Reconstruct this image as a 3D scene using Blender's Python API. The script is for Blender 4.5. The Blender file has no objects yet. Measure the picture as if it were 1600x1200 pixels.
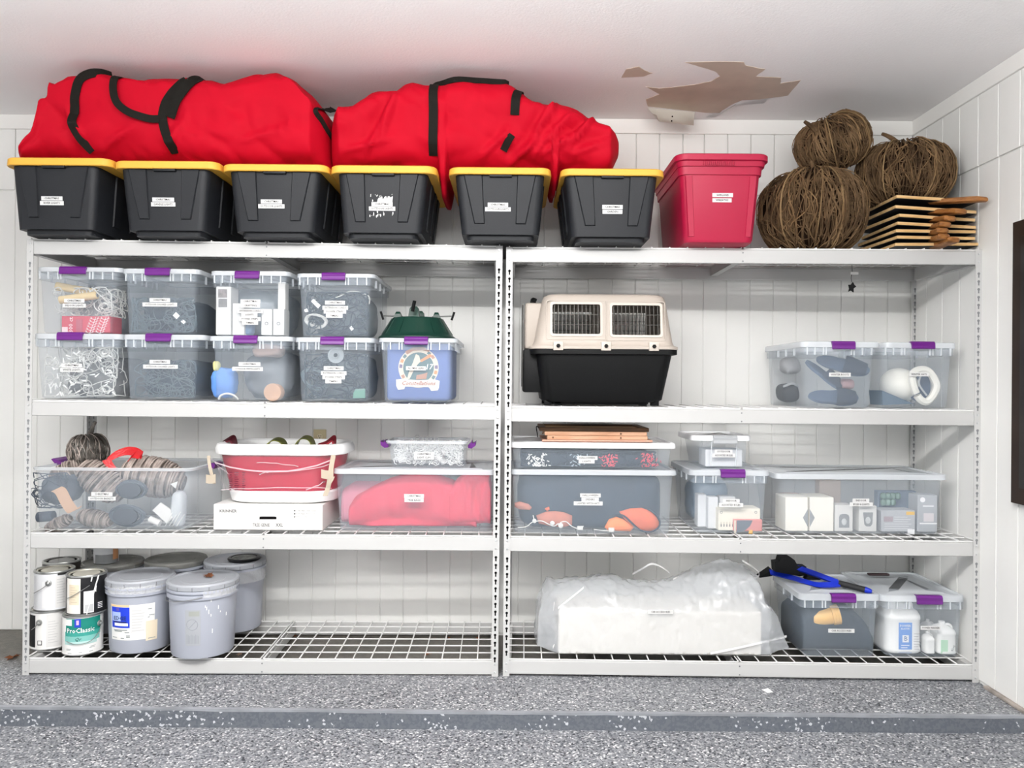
import bpy, bmesh, math, random
from mathutils import Vector, Matrix, noise
from mathutils.bvhtree import BVHTree
S = bpy.context.scene
COL = S.collection
# ------------------------------------------------------------------ camera, sky, lamp, added fill, exposure
F = 1205.0; ROLL = 0.0075; ZC = 1.224
cam = bpy.data.objects.new('camera', bpy.data.cameras.new('camera')); COL.objects.link(cam)
cam.data.sensor_width = 36.0; cam.data.lens = 36.0 * F / 1600.0; cam.data.clip_start = 0.05
ca, sa = math.cos(ROLL), math.sin(ROLL)
cam.matrix_world = Matrix(((ca, -sa, 0, 0), (0, 0, -1, 0), (sa, ca, 0, ZC), (0, 0, 0, 1)))
S.camera = cam
wd = bpy.data.worlds.new('daylight'); S.world = wd; wd.use_nodes = True
bg = wd.node_tree.nodes['Background']; bg.inputs[0].default_value = (1.0, 1.0, 0.995, 1); bg.inputs[1].default_value = 0.68
def area(name, loc, rot, sx, sy, power, col=(1, 1, 1)):
    l = bpy.data.lights.new(name, 'AREA'); l.shape = 'RECTANGLE'; l.size = sx; l.size_y = sy; l.energy = power; l.color = col
    o = bpy.data.objects.new(name, l); COL.objects.link(o); o.location = loc; o.rotation_euler = rot
    return o
area('garage_tube_lamp', (-0.35, 1.0, 2.34), (math.radians(25), 0, 0), 2.6, 0.05, 40, (1, 0.99, 0.97))
area('added_ceiling_fill', (-0.4, 0.7, 1.95), (math.pi, 0, 0), 3.0, 0.3, 150, (1, 1, 0.99))  # added fill aimed up to brighten the ceiling, not part of the tube lamp
S.view_settings.view_transform = 'Standard'; S.view_settings.look = 'None'
S.view_settings.exposure = 0.56; S.view_settings.gamma = 1.0; S.view_settings.use_curve_mapping = False
S.cycles.transparent_max_bounces = 24; S.cycles.max_bounces = 8; S.cycles.diffuse_bounces = 5; S.cycles.sample_clamp_indirect = 6.0

# ------------------------------------------------------------------ helpers
def P(px, py, y):
    u = (px - 800.0) / F; v = (600.0 - py) / F
    return Vector(((u * ca - v * sa) * y, y, ZC + (u * sa + v * ca) * y))
def PZ(px, py, z):      # the point of a pixel's ray at height z
    v = (600.0 - py) / F; u = (px - 800.0) / F
    return P(px, py, (z - ZC) / (u * sa + v * ca))
def hexc(h, k=1.0):
    r = [int(h[i:i + 2], 16) / 255 for i in (0, 2, 4)]
    return tuple((c / 12.92 if c <= 0.04045 else ((c + 0.055) / 1.055) ** 2.4) * k for c in r) + (1,)
MATS = {}
def mat(name, col, rough=0.5, spec=0.5, metal=0.0, vary=0.0, vscale=8.0, bump=0.0, bscale=60.0, stretch=(1, 1, 1), col2=None, sheen=0.0):
    if name in MATS: return MATS[name]
    m = bpy.data.materials.new(name); m.use_nodes = True; nt = m.node_tree; b = nt.nodes['Principled BSDF']
    c = hexc(col) if isinstance(col, str) else col
    b.inputs['Base Color'].default_value = c; b.inputs['Roughness'].default_value = rough
    b.inputs['Specular IOR Level'].default_value = spec; b.inputs['Metallic'].default_value = metal
    if sheen: b.inputs['Sheen Weight'].default_value = sheen
    tc = nt.nodes.new('ShaderNodeTexCoord'); mp = nt.nodes.new('ShaderNodeMapping'); mp.inputs['Scale'].default_value = stretch
    nt.links.new(tc.outputs['Object'], mp.inputs[0])
    if vary or col2:
        n = nt.nodes.new('ShaderNodeTexNoise'); n.inputs['Scale'].default_value = vscale; n.inputs['Detail'].default_value = 5
        nt.links.new(mp.outputs[0], n.inputs['Vector'])
        rp = nt.nodes.new('ShaderNodeValToRGB')
        d = hexc(col2) if col2 else tuple(x * (1 - vary) for x in c[:3]) + (1,)
        rp.color_ramp.elements[0].position = 0.35; rp.color_ramp.elements[0].color = d
        rp.color_ramp.elements[1].position = 0.65; rp.color_ramp.elements[1].color = c
        nt.links.new(n.outputs[0], rp.inputs[0]); nt.links.new(rp.outputs[0], b.inputs['Base Color'])
    if bump:
        n2 = nt.nodes.new('ShaderNodeTexNoise'); n2.inputs['Scale'].default_value = bscale; n2.inputs['Detail'].default_value = 4
        nt.links.new(mp.outputs[0], n2.inputs['Vector'])
        bp = nt.nodes.new('ShaderNodeBump'); bp.inputs['Strength'].default_value = bump; bp.inputs['Distance'].default_value = 0.01
        nt.links.new(n2.outputs[0], bp.inputs['Height']); nt.links.new(bp.outputs[0], b.inputs['Normal'])
    MATS[name] = m
    return m
def clear(name, col, haze, rough=0.28, bump=0.0, bscale=20, spec=0.5):
    if name in MATS: return MATS[name]
    m = mat(name, col, rough, spec, bump=bump, bscale=bscale); nt = m.node_tree
    b = nt.nodes['Principled BSDF']; out = nt.nodes['Material Output']
    t = nt.nodes.new('ShaderNodeBsdfTransparent'); mx = nt.nodes.new('ShaderNodeMixShader'); mx.inputs[0].default_value = haze
    nt.links.new(t.outputs[0], mx.inputs[1]); nt.links.new(b.outputs[0], mx.inputs[2]); nt.links.new(mx.outputs[0], out.inputs[0])
    return m
LOC = {}
def finish(name, bm, m, loc=Vector((0, 0, 0)), smooth=True, ang=0.7):
    bmesh.ops.recalc_face_normals(bm, faces=bm.faces)
    if loc.length: bmesh.ops.translate(bm, vec=-loc, verts=bm.verts)
    me = bpy.data.meshes.new(name); bm.to_mesh(me); bm.free()
    for mm in (m if isinstance(m, (list, tuple)) else [m]): me.materials.append(mm)
    if smooth:
        me.polygons.foreach_set('use_smooth', [True] * len(me.polygons)); me.set_sharp_from_angle(angle=ang)
    o = bpy.data.objects.new(name, me); COL.objects.link(o)
    return o
def part(name, bm, m, parent, smooth=True, ang=0.7, label=None, stuff=False):   # mesh built in world coordinates, child of a thing or part
    loc = LOC[parent.name]; o = finish(name, bm, m, loc, smooth, ang); o.parent = parent; LOC[o.name] = loc
    if label: o['label'] = label
    if stuff: o['kind'] = 'stuff'
    return o
def thing(name, label, cat, loc, group=None):
    o = bpy.data.objects.new(name, None); COL.objects.link(o); o.empty_display_size = 0.05
    o.location = loc; LOC[o.name] = Vector(loc); o['label'] = label; o['category'] = cat
    if group: o['group'] = group
    return o
def solo(name, bm, m, label, cat, group=None, smooth=True, ang=0.7):   # a thing that is one mesh
    lo = [min(v.co[i] for v in bm.verts) for i in range(3)]; hi = [max(v.co[i] for v in bm.verts) for i in range(3)]
    loc = Vector(((lo[0] + hi[0]) / 2, (lo[1] + hi[1]) / 2, lo[2]))
    o = finish(name, bm, m, loc, smooth, ang); o.location = loc; LOC[o.name] = loc; o['label'] = label; o['category'] = cat
    if group: o['group'] = group
    return o
def struct(name, bm, m, parent=None, smooth=False):
    o = finish(name, bm, m, Vector((0, 0, 0)), smooth); LOC[o.name] = Vector((0, 0, 0))
    if parent: o.parent = parent
    else: o['kind'] = 'structure'
    return o
def NB(): return bmesh.new()
def box(bm, x0, x1, y0, y1, z0, z1, mi=0):
    vs = [bm.verts.new((x, y, z)) for z in (z0, z1) for y in (y0, y1) for x in (x0, x1)]
    for f in ((0, 1, 3, 2), (4, 6, 7, 5), (0, 4, 5, 1), (2, 3, 7, 6), (0, 2, 6, 4), (1, 5, 7, 3)):
        bm.faces.new([vs[i] for i in f]).material_index = mi
    return vs
def bbox(x0, x1, y0, y1, z0, z1, bev=0.003, seg=2):
    bm = NB(); box(bm, x0, x1, y0, y1, z0, z1)
    bmesh.ops.bevel(bm, geom=bm.edges[:], offset=bev, segments=seg, affect='EDGES', profile=0.5)
    return bm
def loft(bm, rings, cap0=True, cap1=True, closed=True, mi=0):
    R = [[bm.verts.new(p) for p in r] for r in rings]; n = len(R[0])
    for a, b in zip(R, R[1:]):
        for i in range(n if closed else n - 1):
            j = (i + 1) % n
            bm.faces.new((a[i], a[j], b[j], b[i])).material_index = mi
    if cap0: bm.faces.new(R[0][::-1]).material_index = mi
    if cap1: bm.faces.new(R[-1]).material_index = mi
    return R
def rr(x0, x1, y0, y1, z, r=0.02, n=4):
    r = min(r, (x1 - x0) / 2.01, (y1 - y0) / 2.01); out = []
    for cx, cy, a0 in ((x1 - r, y0 + r, -90), (x1 - r, y1 - r, 0), (x0 + r, y1 - r, 90), (x0 + r, y0 + r, 180)):
        for k in range(n + 1):
            a = math.radians(a0 + 90 * k / n); out.append(Vector((cx + r * math.cos(a), cy + r * math.sin(a), z)))
    return out
def lathe(bm, prof, c, seg=32, cap0=True, cap1=True, mi=0, mtx=None):
    rings = []
    for r, z in prof:
        ring = [Vector((r * math.cos(2 * math.pi * k / seg), r * math.sin(2 * math.pi * k / seg), z)) for k in range(seg)]
        if mtx: ring = [mtx @ p for p in ring]
        rings.append([p + Vector(c) for p in ring])
    loft(bm, rings, cap0, cap1, mi=mi)
def tube(bm, pts, r, seg=6, closed=False, taper=None, mi=0):
    pts = [Vector(p) for p in pts]; n = len(pts); rings = []; up = Vector((0.13, 0.21, 0.97))
    for i, p in enumerate(pts):
        a = pts[(i - 1) % n] if closed or i else p; b = pts[(i + 1) % n] if closed or i < n - 1 else p
        t = (b - a); t = t.normalized() if t.length > 1e-9 else Vector((1, 0, 0))
        if abs(t.dot(up)) > 0.97: up = Vector((0.97, 0.2, 0.1))
        s = t.cross(up).normalized(); q = s.cross(t); up = q if i else up
        rad = r if taper is None else r * (taper[0] + (taper[1] - taper[0]) * i / (n - 1))
        rings.append([p + (s * math.cos(2 * math.pi * k / seg) + q * math.sin(2 * math.pi * k / seg)) * rad for k in range(seg)])
    if closed: rings.append(rings[0]); loft(bm, rings, False, False, mi=mi)
    else: loft(bm, rings, mi=mi)
def crv(pts, k=6, closed=False):    # Catmull-Rom
    pts = [Vector(p) for p in pts]; n = len(pts); out = []
    for i in range(n if closed else n - 1):
        g = (lambda j: pts[j % n]) if closed else (lambda j: pts[max(0, min(n - 1, j))])
        p0, p1, p2, p3 = g(i - 1), g(i), g(i + 1), g(i + 2)
        for s in range(k):
            t = s / k
            out.append(0.5 * ((2 * p1) + (p2 - p0) * t + (2 * p0 - 5 * p1 + 4 * p2 - p3) * t * t + (3 * p1 - p0 - 3 * p2 + p3) * t ** 3))
    if not closed: out.append(pts[-1])
    return out
def ribbon(bm, pts, wv, th=0.003):  # flat strap: pts centre line, wv width vector (or list)
    pts = [Vector(p) for p in pts]; rings = []
    for i, p in enumerate(pts):
        t = (pts[min(i + 1, len(pts) - 1)] - pts[max(i - 1, 0)]).normalized(); w = Vector(wv[i] if isinstance(wv, list) else wv) / 2
        n = t.cross(w); n = n.normalized() * th / 2 if n.length > 1e-9 else Vector((0, th / 2, 0))
        rings.append([p - w - n, p + w - n, p + w + n, p - w + n])
    loft(bm, rings)
def spow(v, e): return math.copysign(abs(v) ** e, v)
def blob(bm, c, s, e=0.7, amp=0.0, fr=6.0, nu=40, nv=24, seed=0, mtx=None, fold=0.0, floor=None):  # noisy superellipsoid
    sd = Vector((seed * 7.13, seed * 3.7, seed * 1.9)); rings = []
    for j in range(1, nv):
        ph = -math.pi / 2 + math.pi * j / nv; ring = []
        for i in range(nu):
            th = 2 * math.pi * i / nu
            d = Vector((spow(math.cos(ph), e) * spow(math.cos(th), e), spow(math.cos(ph), e) * spow(math.sin(th), e), spow(math.sin(ph), e)))
            p = Vector((d.x * s[0], d.y * s[1], d.z * s[2])); q = p * fr + sd
            k = amp * noise.noise(q) + amp * 0.5 * noise.noise(q * 2.3)
            if fold: k += fold * (abs(noise.noise(q * 1.7 + Vector((9, 2, 4)))) - 0.2)
            p = p + d.normalized() * k
            if mtx: p = mtx @ p
            p = p + Vector(c)
            if floor is not None: p.z = max(p.z, floor)
            ring.append(p)
        rings.append(ring)
    loft(bm, rings)
def tangle(bm, x0, x1, y0, y1, z0, z1, n, r, seed, seg=4, k=1, npt=26, step=0.5, sl=0.014):  # loose looping cords
    rnd = random.Random(seed); lo_, hi_ = (x0, y0, z0), (x1, y1, z1)
    for _ in range(n):
        p = [rnd.uniform(l, h) for l, h in zip(lo_, hi_)]; th = rnd.uniform(0, 6.28); w = rnd.uniform(-.5, .5); pts = []
        for _ in range(npt):
            pts.append(Vector(p)); w = max(-.9, min(.9, w + rnd.uniform(-.22, .22))); th += w
            d = (math.cos(th) * sl, rnd.uniform(-.4, .4) * sl, math.sin(th) * sl * .8)
            for q in range(3):
                p[q] += d[q]
                if p[q] < lo_[q] or p[q] > hi_[q]: p[q] = min(hi_[q], max(lo_[q], p[q])); th += .5 if q != 1 else 0
        tube(bm, pts, r, seg)
def coil(bm, c, R, r, turns, mtx=None, seed=0, seg=5, jit=0.15):
    rnd = random.Random(seed)
    for _ in range(turns):
        pts = []; rx = R * rnd.uniform(1 - jit, 1 + jit); rz = R * rnd.uniform(0.55, 0.75); dy = rnd.uniform(-1, 1) * r * 3; ph = rnd.uniform(-.2, .2)
        for k in range(18):
            a = 2 * math.pi * k / 18 + ph; p = Vector((rx * math.cos(a), dy + rnd.uniform(-1, 1) * r, rz * math.sin(a)))
            pts.append((mtx @ p if mtx else p) + Vector(c))
        tube(bm, pts, r, seg, closed=True)
INK = mat('label_ink', '141414', 0.7, 0.1)
def textmesh(body, size, align, ext, shear):
    cu = bpy.data.curves.new('t', 'FONT'); cu.body = body; cu.size = size; cu.align_x = align; cu.align_y = 'CENTER'; cu.resolution_u = 1; cu.extrude = ext; cu.offset = size * 0.012; cu.shear = shear
    o = bpy.data.objects.new('t', cu); me = bpy.data.meshes.new_from_object(o); bpy.data.objects.remove(o); bpy.data.curves.remove(cu)
    return me
def text(parent, body, loc, size, m=None, rot=(math.pi / 2, 0, 0), name='lettering', align='CENTER', ext=0.0, shear=0.0, sx=1.0):
    me = textmesh(body, size, align, ext, shear); me.materials.clear(); me.materials.append(m or INK)
    o = bpy.data.objects.new(name, me); COL.objects.link(o); o.parent = parent; o.location = Vector(loc) - LOC[parent.name]; o.rotation_euler = rot; o.scale = (sx, 1, 1)
    LOC[o.name] = LOC[parent.name]; o['kind'] = 'stuff'
    return o
PAPER = mat('label_paper', 'd8d8d7', 0.6, 0.2)
def strips(parent, rows, yf, h=0.0165):   # white label tapes with their lettering; rows: (px, py, width px, words)
    for px, py, w, words in rows:
        y = yf(P(px, py, 3.2).z); c = P(px, py, y); zt, zb = c.z + h / 2, c.z - h / 2; hw = w * y / F / 2
        bm = NB(); e = 0.0012
        ring = lambda z, d: [Vector((c.x - hw, yf(z) - e - d, z)), Vector((c.x + hw, yf(z) - e - d, z))]
        a, b, a2, b2 = ring(zb, 0.0009) + ring(zt, 0.0009); p0, p1, p2, p3 = ring(zb, 0) + ring(zt, 0)
        loft(bm, [[a, b, p1, p0], [a2, b2, p3, p2]])
        t = part('label_tape', bm, PAPER, parent, False)
        if words: text(t, words, (c.x, yf(c.z) - e - 0.0016, c.z), 0.0112, sx=min(1.0, hw * 1.75 / (len(words) * 0.0072)))
def slab(parent, name, px0, px1, py0, py1, y, m, th=0.0012, label=None):   # flat print / sticker / panel lying on a face at depth y
    a = P(px0, py1, y); b = P(px1, py0, y); bm = NB(); box(bm, a.x, b.x, y - th, y, a.z, b.z)
    return part(name, bm, m, parent, False, label=label)
def poly(bm, pts, y, th=0.0012, mi=0):
    if not isinstance(pts[0], Vector): pts = [P(a, b, y) for a, b in pts]
    f = [Vector((p.x, y - th, p.z)) for p in pts]; k = [Vector((p.x, y, p.z)) for p in pts]
    loft(bm, [f, k], mi=mi)

# ------------------------------------------------------------------ materials of the setting
W_WALL = mat('wall_paint', 'e9e9e6', 0.42, 0.35, vary=0.03, vscale=3, bump=0.05, bscale=40)
W_CEIL = mat('ceiling_paint', 'f4f2f2', 0.75, 0.2, vary=0.02, vscale=2, bump=0.12, bscale=120)
W_TRIM = mat('trim_paint', 'ecebe8', 0.45, 0.35)
STEEL = mat('white_powder_coat', 'bcbcbb', 0.35, 0.45)
HOLE_D = mat('slot_black', '0c0c0c', 0.9, 0.1); HOLE_L = mat('slot_grey', '7c7e80', 0.8, 0.1)
def flake_mat():
    m = mat('flake_epoxy', '8a8b90', 0.4, 0.4, bump=0.25, bscale=260); nt = m.node_tree; b = nt.nodes['Principled BSDF']
    tc = nt.nodes.new('ShaderNodeTexCoord'); v = nt.nodes.new('ShaderNodeTexVoronoi'); v.inputs['Scale'].default_value = 160
    nt.links.new(tc.outputs['Object'], v.inputs['Vector']); r = nt.nodes.new('ShaderNodeValToRGB'); r.color_ramp.interpolation = 'CONSTANT'
    cols = [(0, '3c3f45'), (0.09, '5e6167'), (0.2, '797c81'), (0.42, '85878b'), (0.66, '939599'), (0.84, 'b4b5b7'), (0.95, 'd9d9da')]
    e = r.color_ramp.elements; e[0].color = hexc(cols[0][1]); e[1].position = cols[1][0]; e[1].color = hexc(cols[1][1])
    for p, c in cols[2:]: x = e.new(p); x.color = hexc(c)
    sp = nt.nodes.new('ShaderNodeSeparateColor'); nt.links.new(v.outputs['Color'], sp.inputs[0]); nt.links.new(sp.outputs[0], r.inputs[0])
    n = nt.nodes.new('ShaderNodeTexNoise'); n.inputs['Scale'].default_value = 2.2; nt.links.new(tc.outputs['Object'], n.inputs['Vector'])
    mx = nt.nodes.new('ShaderNodeMix'); mx.data_type = 'RGBA'; mx.blend_type = 'MULTIPLY'; mx.inputs[0].default_value = 0.25
    nt.links.new(r.outputs[0], mx.inputs[6]); nt.links.new(n.outputs[0], mx.inputs[7])
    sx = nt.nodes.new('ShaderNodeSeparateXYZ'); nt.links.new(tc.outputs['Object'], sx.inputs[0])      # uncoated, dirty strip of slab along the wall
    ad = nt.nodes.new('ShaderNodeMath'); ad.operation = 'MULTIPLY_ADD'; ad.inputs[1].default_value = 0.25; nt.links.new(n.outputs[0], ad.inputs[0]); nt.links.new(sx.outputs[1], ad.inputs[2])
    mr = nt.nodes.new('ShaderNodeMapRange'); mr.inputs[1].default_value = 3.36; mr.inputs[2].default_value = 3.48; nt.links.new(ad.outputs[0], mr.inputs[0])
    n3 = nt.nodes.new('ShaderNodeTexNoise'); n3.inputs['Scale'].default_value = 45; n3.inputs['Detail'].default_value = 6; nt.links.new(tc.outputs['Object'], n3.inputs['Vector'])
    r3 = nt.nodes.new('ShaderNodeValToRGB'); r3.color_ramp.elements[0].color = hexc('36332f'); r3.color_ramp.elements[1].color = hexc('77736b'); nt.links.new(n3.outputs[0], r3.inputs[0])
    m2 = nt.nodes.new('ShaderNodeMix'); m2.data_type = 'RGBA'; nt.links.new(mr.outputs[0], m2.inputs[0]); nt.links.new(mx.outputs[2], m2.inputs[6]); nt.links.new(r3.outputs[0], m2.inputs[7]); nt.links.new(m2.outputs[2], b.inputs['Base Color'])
    return m
def riser_mat():
    m = mat('step_paint', '5f646b', 0.3, 0.5, bump=0.1, bscale=90); nt = m.node_tree; b = nt.nodes['Principled BSDF']
    tc = nt.nodes.new('ShaderNodeTexCoord'); v = nt.nodes.new('ShaderNodeTexVoronoi'); v.inputs['Scale'].default_value = 130; n = nt.nodes.new('ShaderNodeTexNoise'); n.inputs['Scale'].default_value = 5
    for q in (v, n): nt.links.new(tc.outputs['Object'], q.inputs['Vector'])
    sp = nt.nodes.new('ShaderNodeSeparateColor'); nt.links.new(v.outputs['Color'], sp.inputs[0])
    ad = nt.nodes.new('ShaderNodeMath'); ad.operation = 'MULTIPLY_ADD'; ad.inputs[1].default_value = 0.55; nt.links.new(n.outputs[0], ad.inputs[0]); nt.links.new(sp.outputs[0], ad.inputs[2])
    r = nt.nodes.new('ShaderNodeValToRGB'); e = r.color_ramp.elements; r.color_ramp.interpolation = 'CONSTANT'
    e[0].color = hexc('595e66'); e[1].position = 0.55; e[1].color = hexc('62666c'); x = e.new(1.17 / 1.3); x.color = hexc('62666c')
    dv = nt.nodes.new('ShaderNodeMath'); dv.operation = 'DIVIDE'; dv.inputs[1].default_value = 1.3; nt.links.new(ad.outputs[0], dv.inputs[0])
    x = e.new(0.945); x.color = hexc('b9bcc0')
    nt.links.new(dv.outputs[0], r.inputs[0]); nt.links.new(r.outputs[0], b.inputs['Base Color'])
    return m
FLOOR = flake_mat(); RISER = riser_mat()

# ------------------------------------------------------------------ the room
YW = 3.756; XR = 1.949; ZT = 2.514; YS = 2.876; ZSTEP = -0.066; XL = -4.2; YB = -2.2
fz = lambda x: 0.0037 * max(0.0, -x)
bm = NB()
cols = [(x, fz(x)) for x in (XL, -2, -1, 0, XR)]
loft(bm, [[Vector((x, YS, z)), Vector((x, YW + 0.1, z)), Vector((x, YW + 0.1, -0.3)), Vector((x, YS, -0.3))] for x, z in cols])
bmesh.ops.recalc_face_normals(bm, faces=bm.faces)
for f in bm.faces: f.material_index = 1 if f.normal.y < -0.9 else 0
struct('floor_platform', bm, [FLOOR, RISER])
bm = NB(); rnd = random.Random(5)          # worn, slightly ragged nosing of paint along the step
pts = []
for k in range(90):
    x = XL + (XR - XL) * k / 89
    pts.append((x, YS - 0.001 - 0.0018 * rnd.random(), fz(x) + 0.0005))
loft(bm, [[Vector((x, y, z)), Vector((x, YS + 0.012, z + 0.0012)), Vector((x, YS + 0.012, z - 0.006)), Vector((x, y, z - 0.007 - 0.004 * rnd.random()))] for x, y, z in pts])
struct('trim_3', bm, mat('step_nosing', '8f9297', 0.35, 0.5, vary=0.25, vscale=12))
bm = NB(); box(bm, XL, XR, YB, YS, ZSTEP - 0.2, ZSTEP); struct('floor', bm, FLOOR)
bm = NB(); box(bm, XL, XR + 0.1, YB, YW + 0.1, ZT, ZT + 0.12); ceil = struct('ceiling', bm, W_CEIL)
# bare plaster where the ceiling paint has peeled, with loose flakes of paint along its edge
BARE = mat('bare_ceiling_paper', 'c9b8a9', 0.85, 0.15, vary=0.14, vscale=7)
def ceil_poly(pts, dz, th, name, m):
    b = NB(); q = [PZ(x, y, ZT) for x, y in pts]
    q = [q[i // 3].lerp(q[(i // 3 + 1) % len(q)], (i % 3) / 3) + (Vector((noise.noise(Vector((i * 1.7, 3, len(q)))), noise.noise(Vector((i * 1.7, 9, len(q)))), 0)) * 0.006) for i in range(len(q) * 3)]
    loft(b, [[p + Vector((0, 0, -dz)) for p in q], [p + Vector((0, 0, -dz + th)) for p in q]])
    return struct(name, b, m, ceil)
ceil_poly([(1070, 97), (1135, 96), (1162, 97), (1166, 102), (1196, 108), (1180, 119), (1221, 121), (1220, 130), (1251, 125), (1231, 149), (1188, 155), (1160, 156), (1141, 164), (1124, 176), (1105, 176), (1060, 171), (1012, 166), (1009, 155), (1030, 147), (1009, 135), (1030, 138), (1060, 135), (1085, 132), (1110, 127), (1125, 119), (1117, 111), (1095, 104)], 0.0012, 0.0015, 'bare_patch', BARE)
ceil_poly([(971, 121), (978, 108), (998, 104), (1012, 112), (1019, 114), (1006, 119)], 0.0012, 0.0015, 'bare_patch', BARE)
b = NB(); q = []
for (x, y, dz) in ((1012, 167, .004), (1030, 169, .003), (1052, 171, .003), (1086, 174, .003)): q.append(PZ(x, y, ZT) - Vector((0, 0, dz)))
h = []
for (x, y, yy) in ((1026, 180, 0.003), (1030, 190, .006), (1056, 193, .01), (1084, 196, .014)):
    p = q[len(h)]; h.append(P(x, y, p.y - 0.10))
loft(b, [q, [a.lerp(c, 0.5) + Vector((0, 0.012, -0.004)) for a, c in zip(q, h)], h], False, False, closed=False)
bmesh.ops.solidify(b, geom=b.faces[:], thickness=0.0015)
struct('paint_flake', b, mat('flake_paint', 'f2efe8', 0.6, 0.3), ceil, True)
b = NB(); q = [PZ(x, y, ZT) for x, y in ((1108, 177), (1124, 176.5), (1136, 168), (1150, 159.5), (1172, 156), (1200, 154))]
loft(b, [[p + Vector((0, 0.06, 0)) for p in q], [p + Vector((0, 0.02, -0.004)) for p in q], [p + Vector((0, -0.004, -0.012 * math.sin(math.pi * (i + .5) / 6))) for i, p in enumerate(q)]], False, False, closed=False)
bmesh.ops.solidify(b, geom=b.faces[:], thickness=0.0012)
struct('paint_flake', b, W_CEIL, ceil, True)
b = NB()
for (x, y) in ((1050.5, 182), (1049.5, 189)):
    p = P(x, y, q[0].y - 0.135); lathe(b, [(0.0035, -0.001), (0.0035, 0.001)], p, 8, mtx=Matrix.Rotation(math.pi / 2, 3, 'X'))
struct('nail_hole', b, HOLE_D, ceil)
# grooved plank panelling: back wall, right wall
ZSEAM = 2.15
bm = NB(); box(bm, XL, XR + 0.1, YW, YW + 0.1, -0.02, ZT + 0.02); wb = struct('wall_back', bm, W_WALL)
x = XL; k = 0
while x < XR - 0.01:
    w = 0.1135 if k % 5 else 0.104
    x1 = min(XR, x + w)
    for z0, z1, d in ((0.012, ZSEAM - 0.004, 0.005), (ZSEAM, ZT - 0.07, 0.009)):
        bm = bbox(x + 0.002, x1 - 0.002, YW - d, YW + 0.001, z0, z1, 0.0018, 1); o = struct('plank', bm, W_WALL, wb)
    x = x1; k += 1
bm = NB(); box(bm, XR, XR + 0.1, 0.2, YW, -0.02, ZT + 0.02); wr = struct('wall_right', bm, W_WALL)
bm = NB(); box(bm, XL - 0.1, XL, 0.2, YW, -0.1, ZT + 0.02); struct('wall_left_added', bm, W_WALL)  # unseen wall, added to block light from the open left side
y = YW
while y > 0.25:
    y1 = y; y = y - 0.1335
    for z0, z1, d in ((0.012, ZSEAM - 0.004, 0.005), (ZSEAM, ZT - 0.07, 0.009)):
        bm = bbox(XR - d, XR + 0.001, y + 0.0025, y1 - 0.0025, z0, z1, 0.0018, 1); o = struct('plank', bm, W_WALL, wr)
bm = bbox(XL, XR, YW - 0.018, YW, ZT - 0.07, ZT, 0.003); struct('trim_1', bm, W_TRIM)
bm = bbox(XR - 0.018, XR, 0.2, YW - 0.018, ZT - 0.07, ZT, 0.003); struct('trim_2', bm, W_TRIM)
bm = bbox(XR - 0.022, XR, YS, 3.14, 0.0, 0.012, 0.003); struct('baseboard_right', bm, mat('base_strip', 'a89f97', 0.7, 0.2, vary=0.4, vscale=14))
bm = NB(); a = P(1593, 348, 2.96); box(bm, XR - 0.03, XR - 0.005, 1.6, XR * F / 793.0, P(1593, 785, 2.96).z, a.z)
fr = solo('framed_panel', bm, mat('dark_brown_frame', '2e231c', 0.5, 0.3, vary=0.3, vscale=10), 'dark brown framed panel hanging on the white right wall', 'frame', smooth=False)
bm = NB(); box(bm, XR - 0.033, XR - 0.029, 1.66, XR * F / 793.0 - 0.05, P(1593, 760, 2.96).z, P(1593, 372, 2.96).z); part('frame_insert', bm, mat('dark_insert', '171412', 0.3), fr, False)

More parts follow.
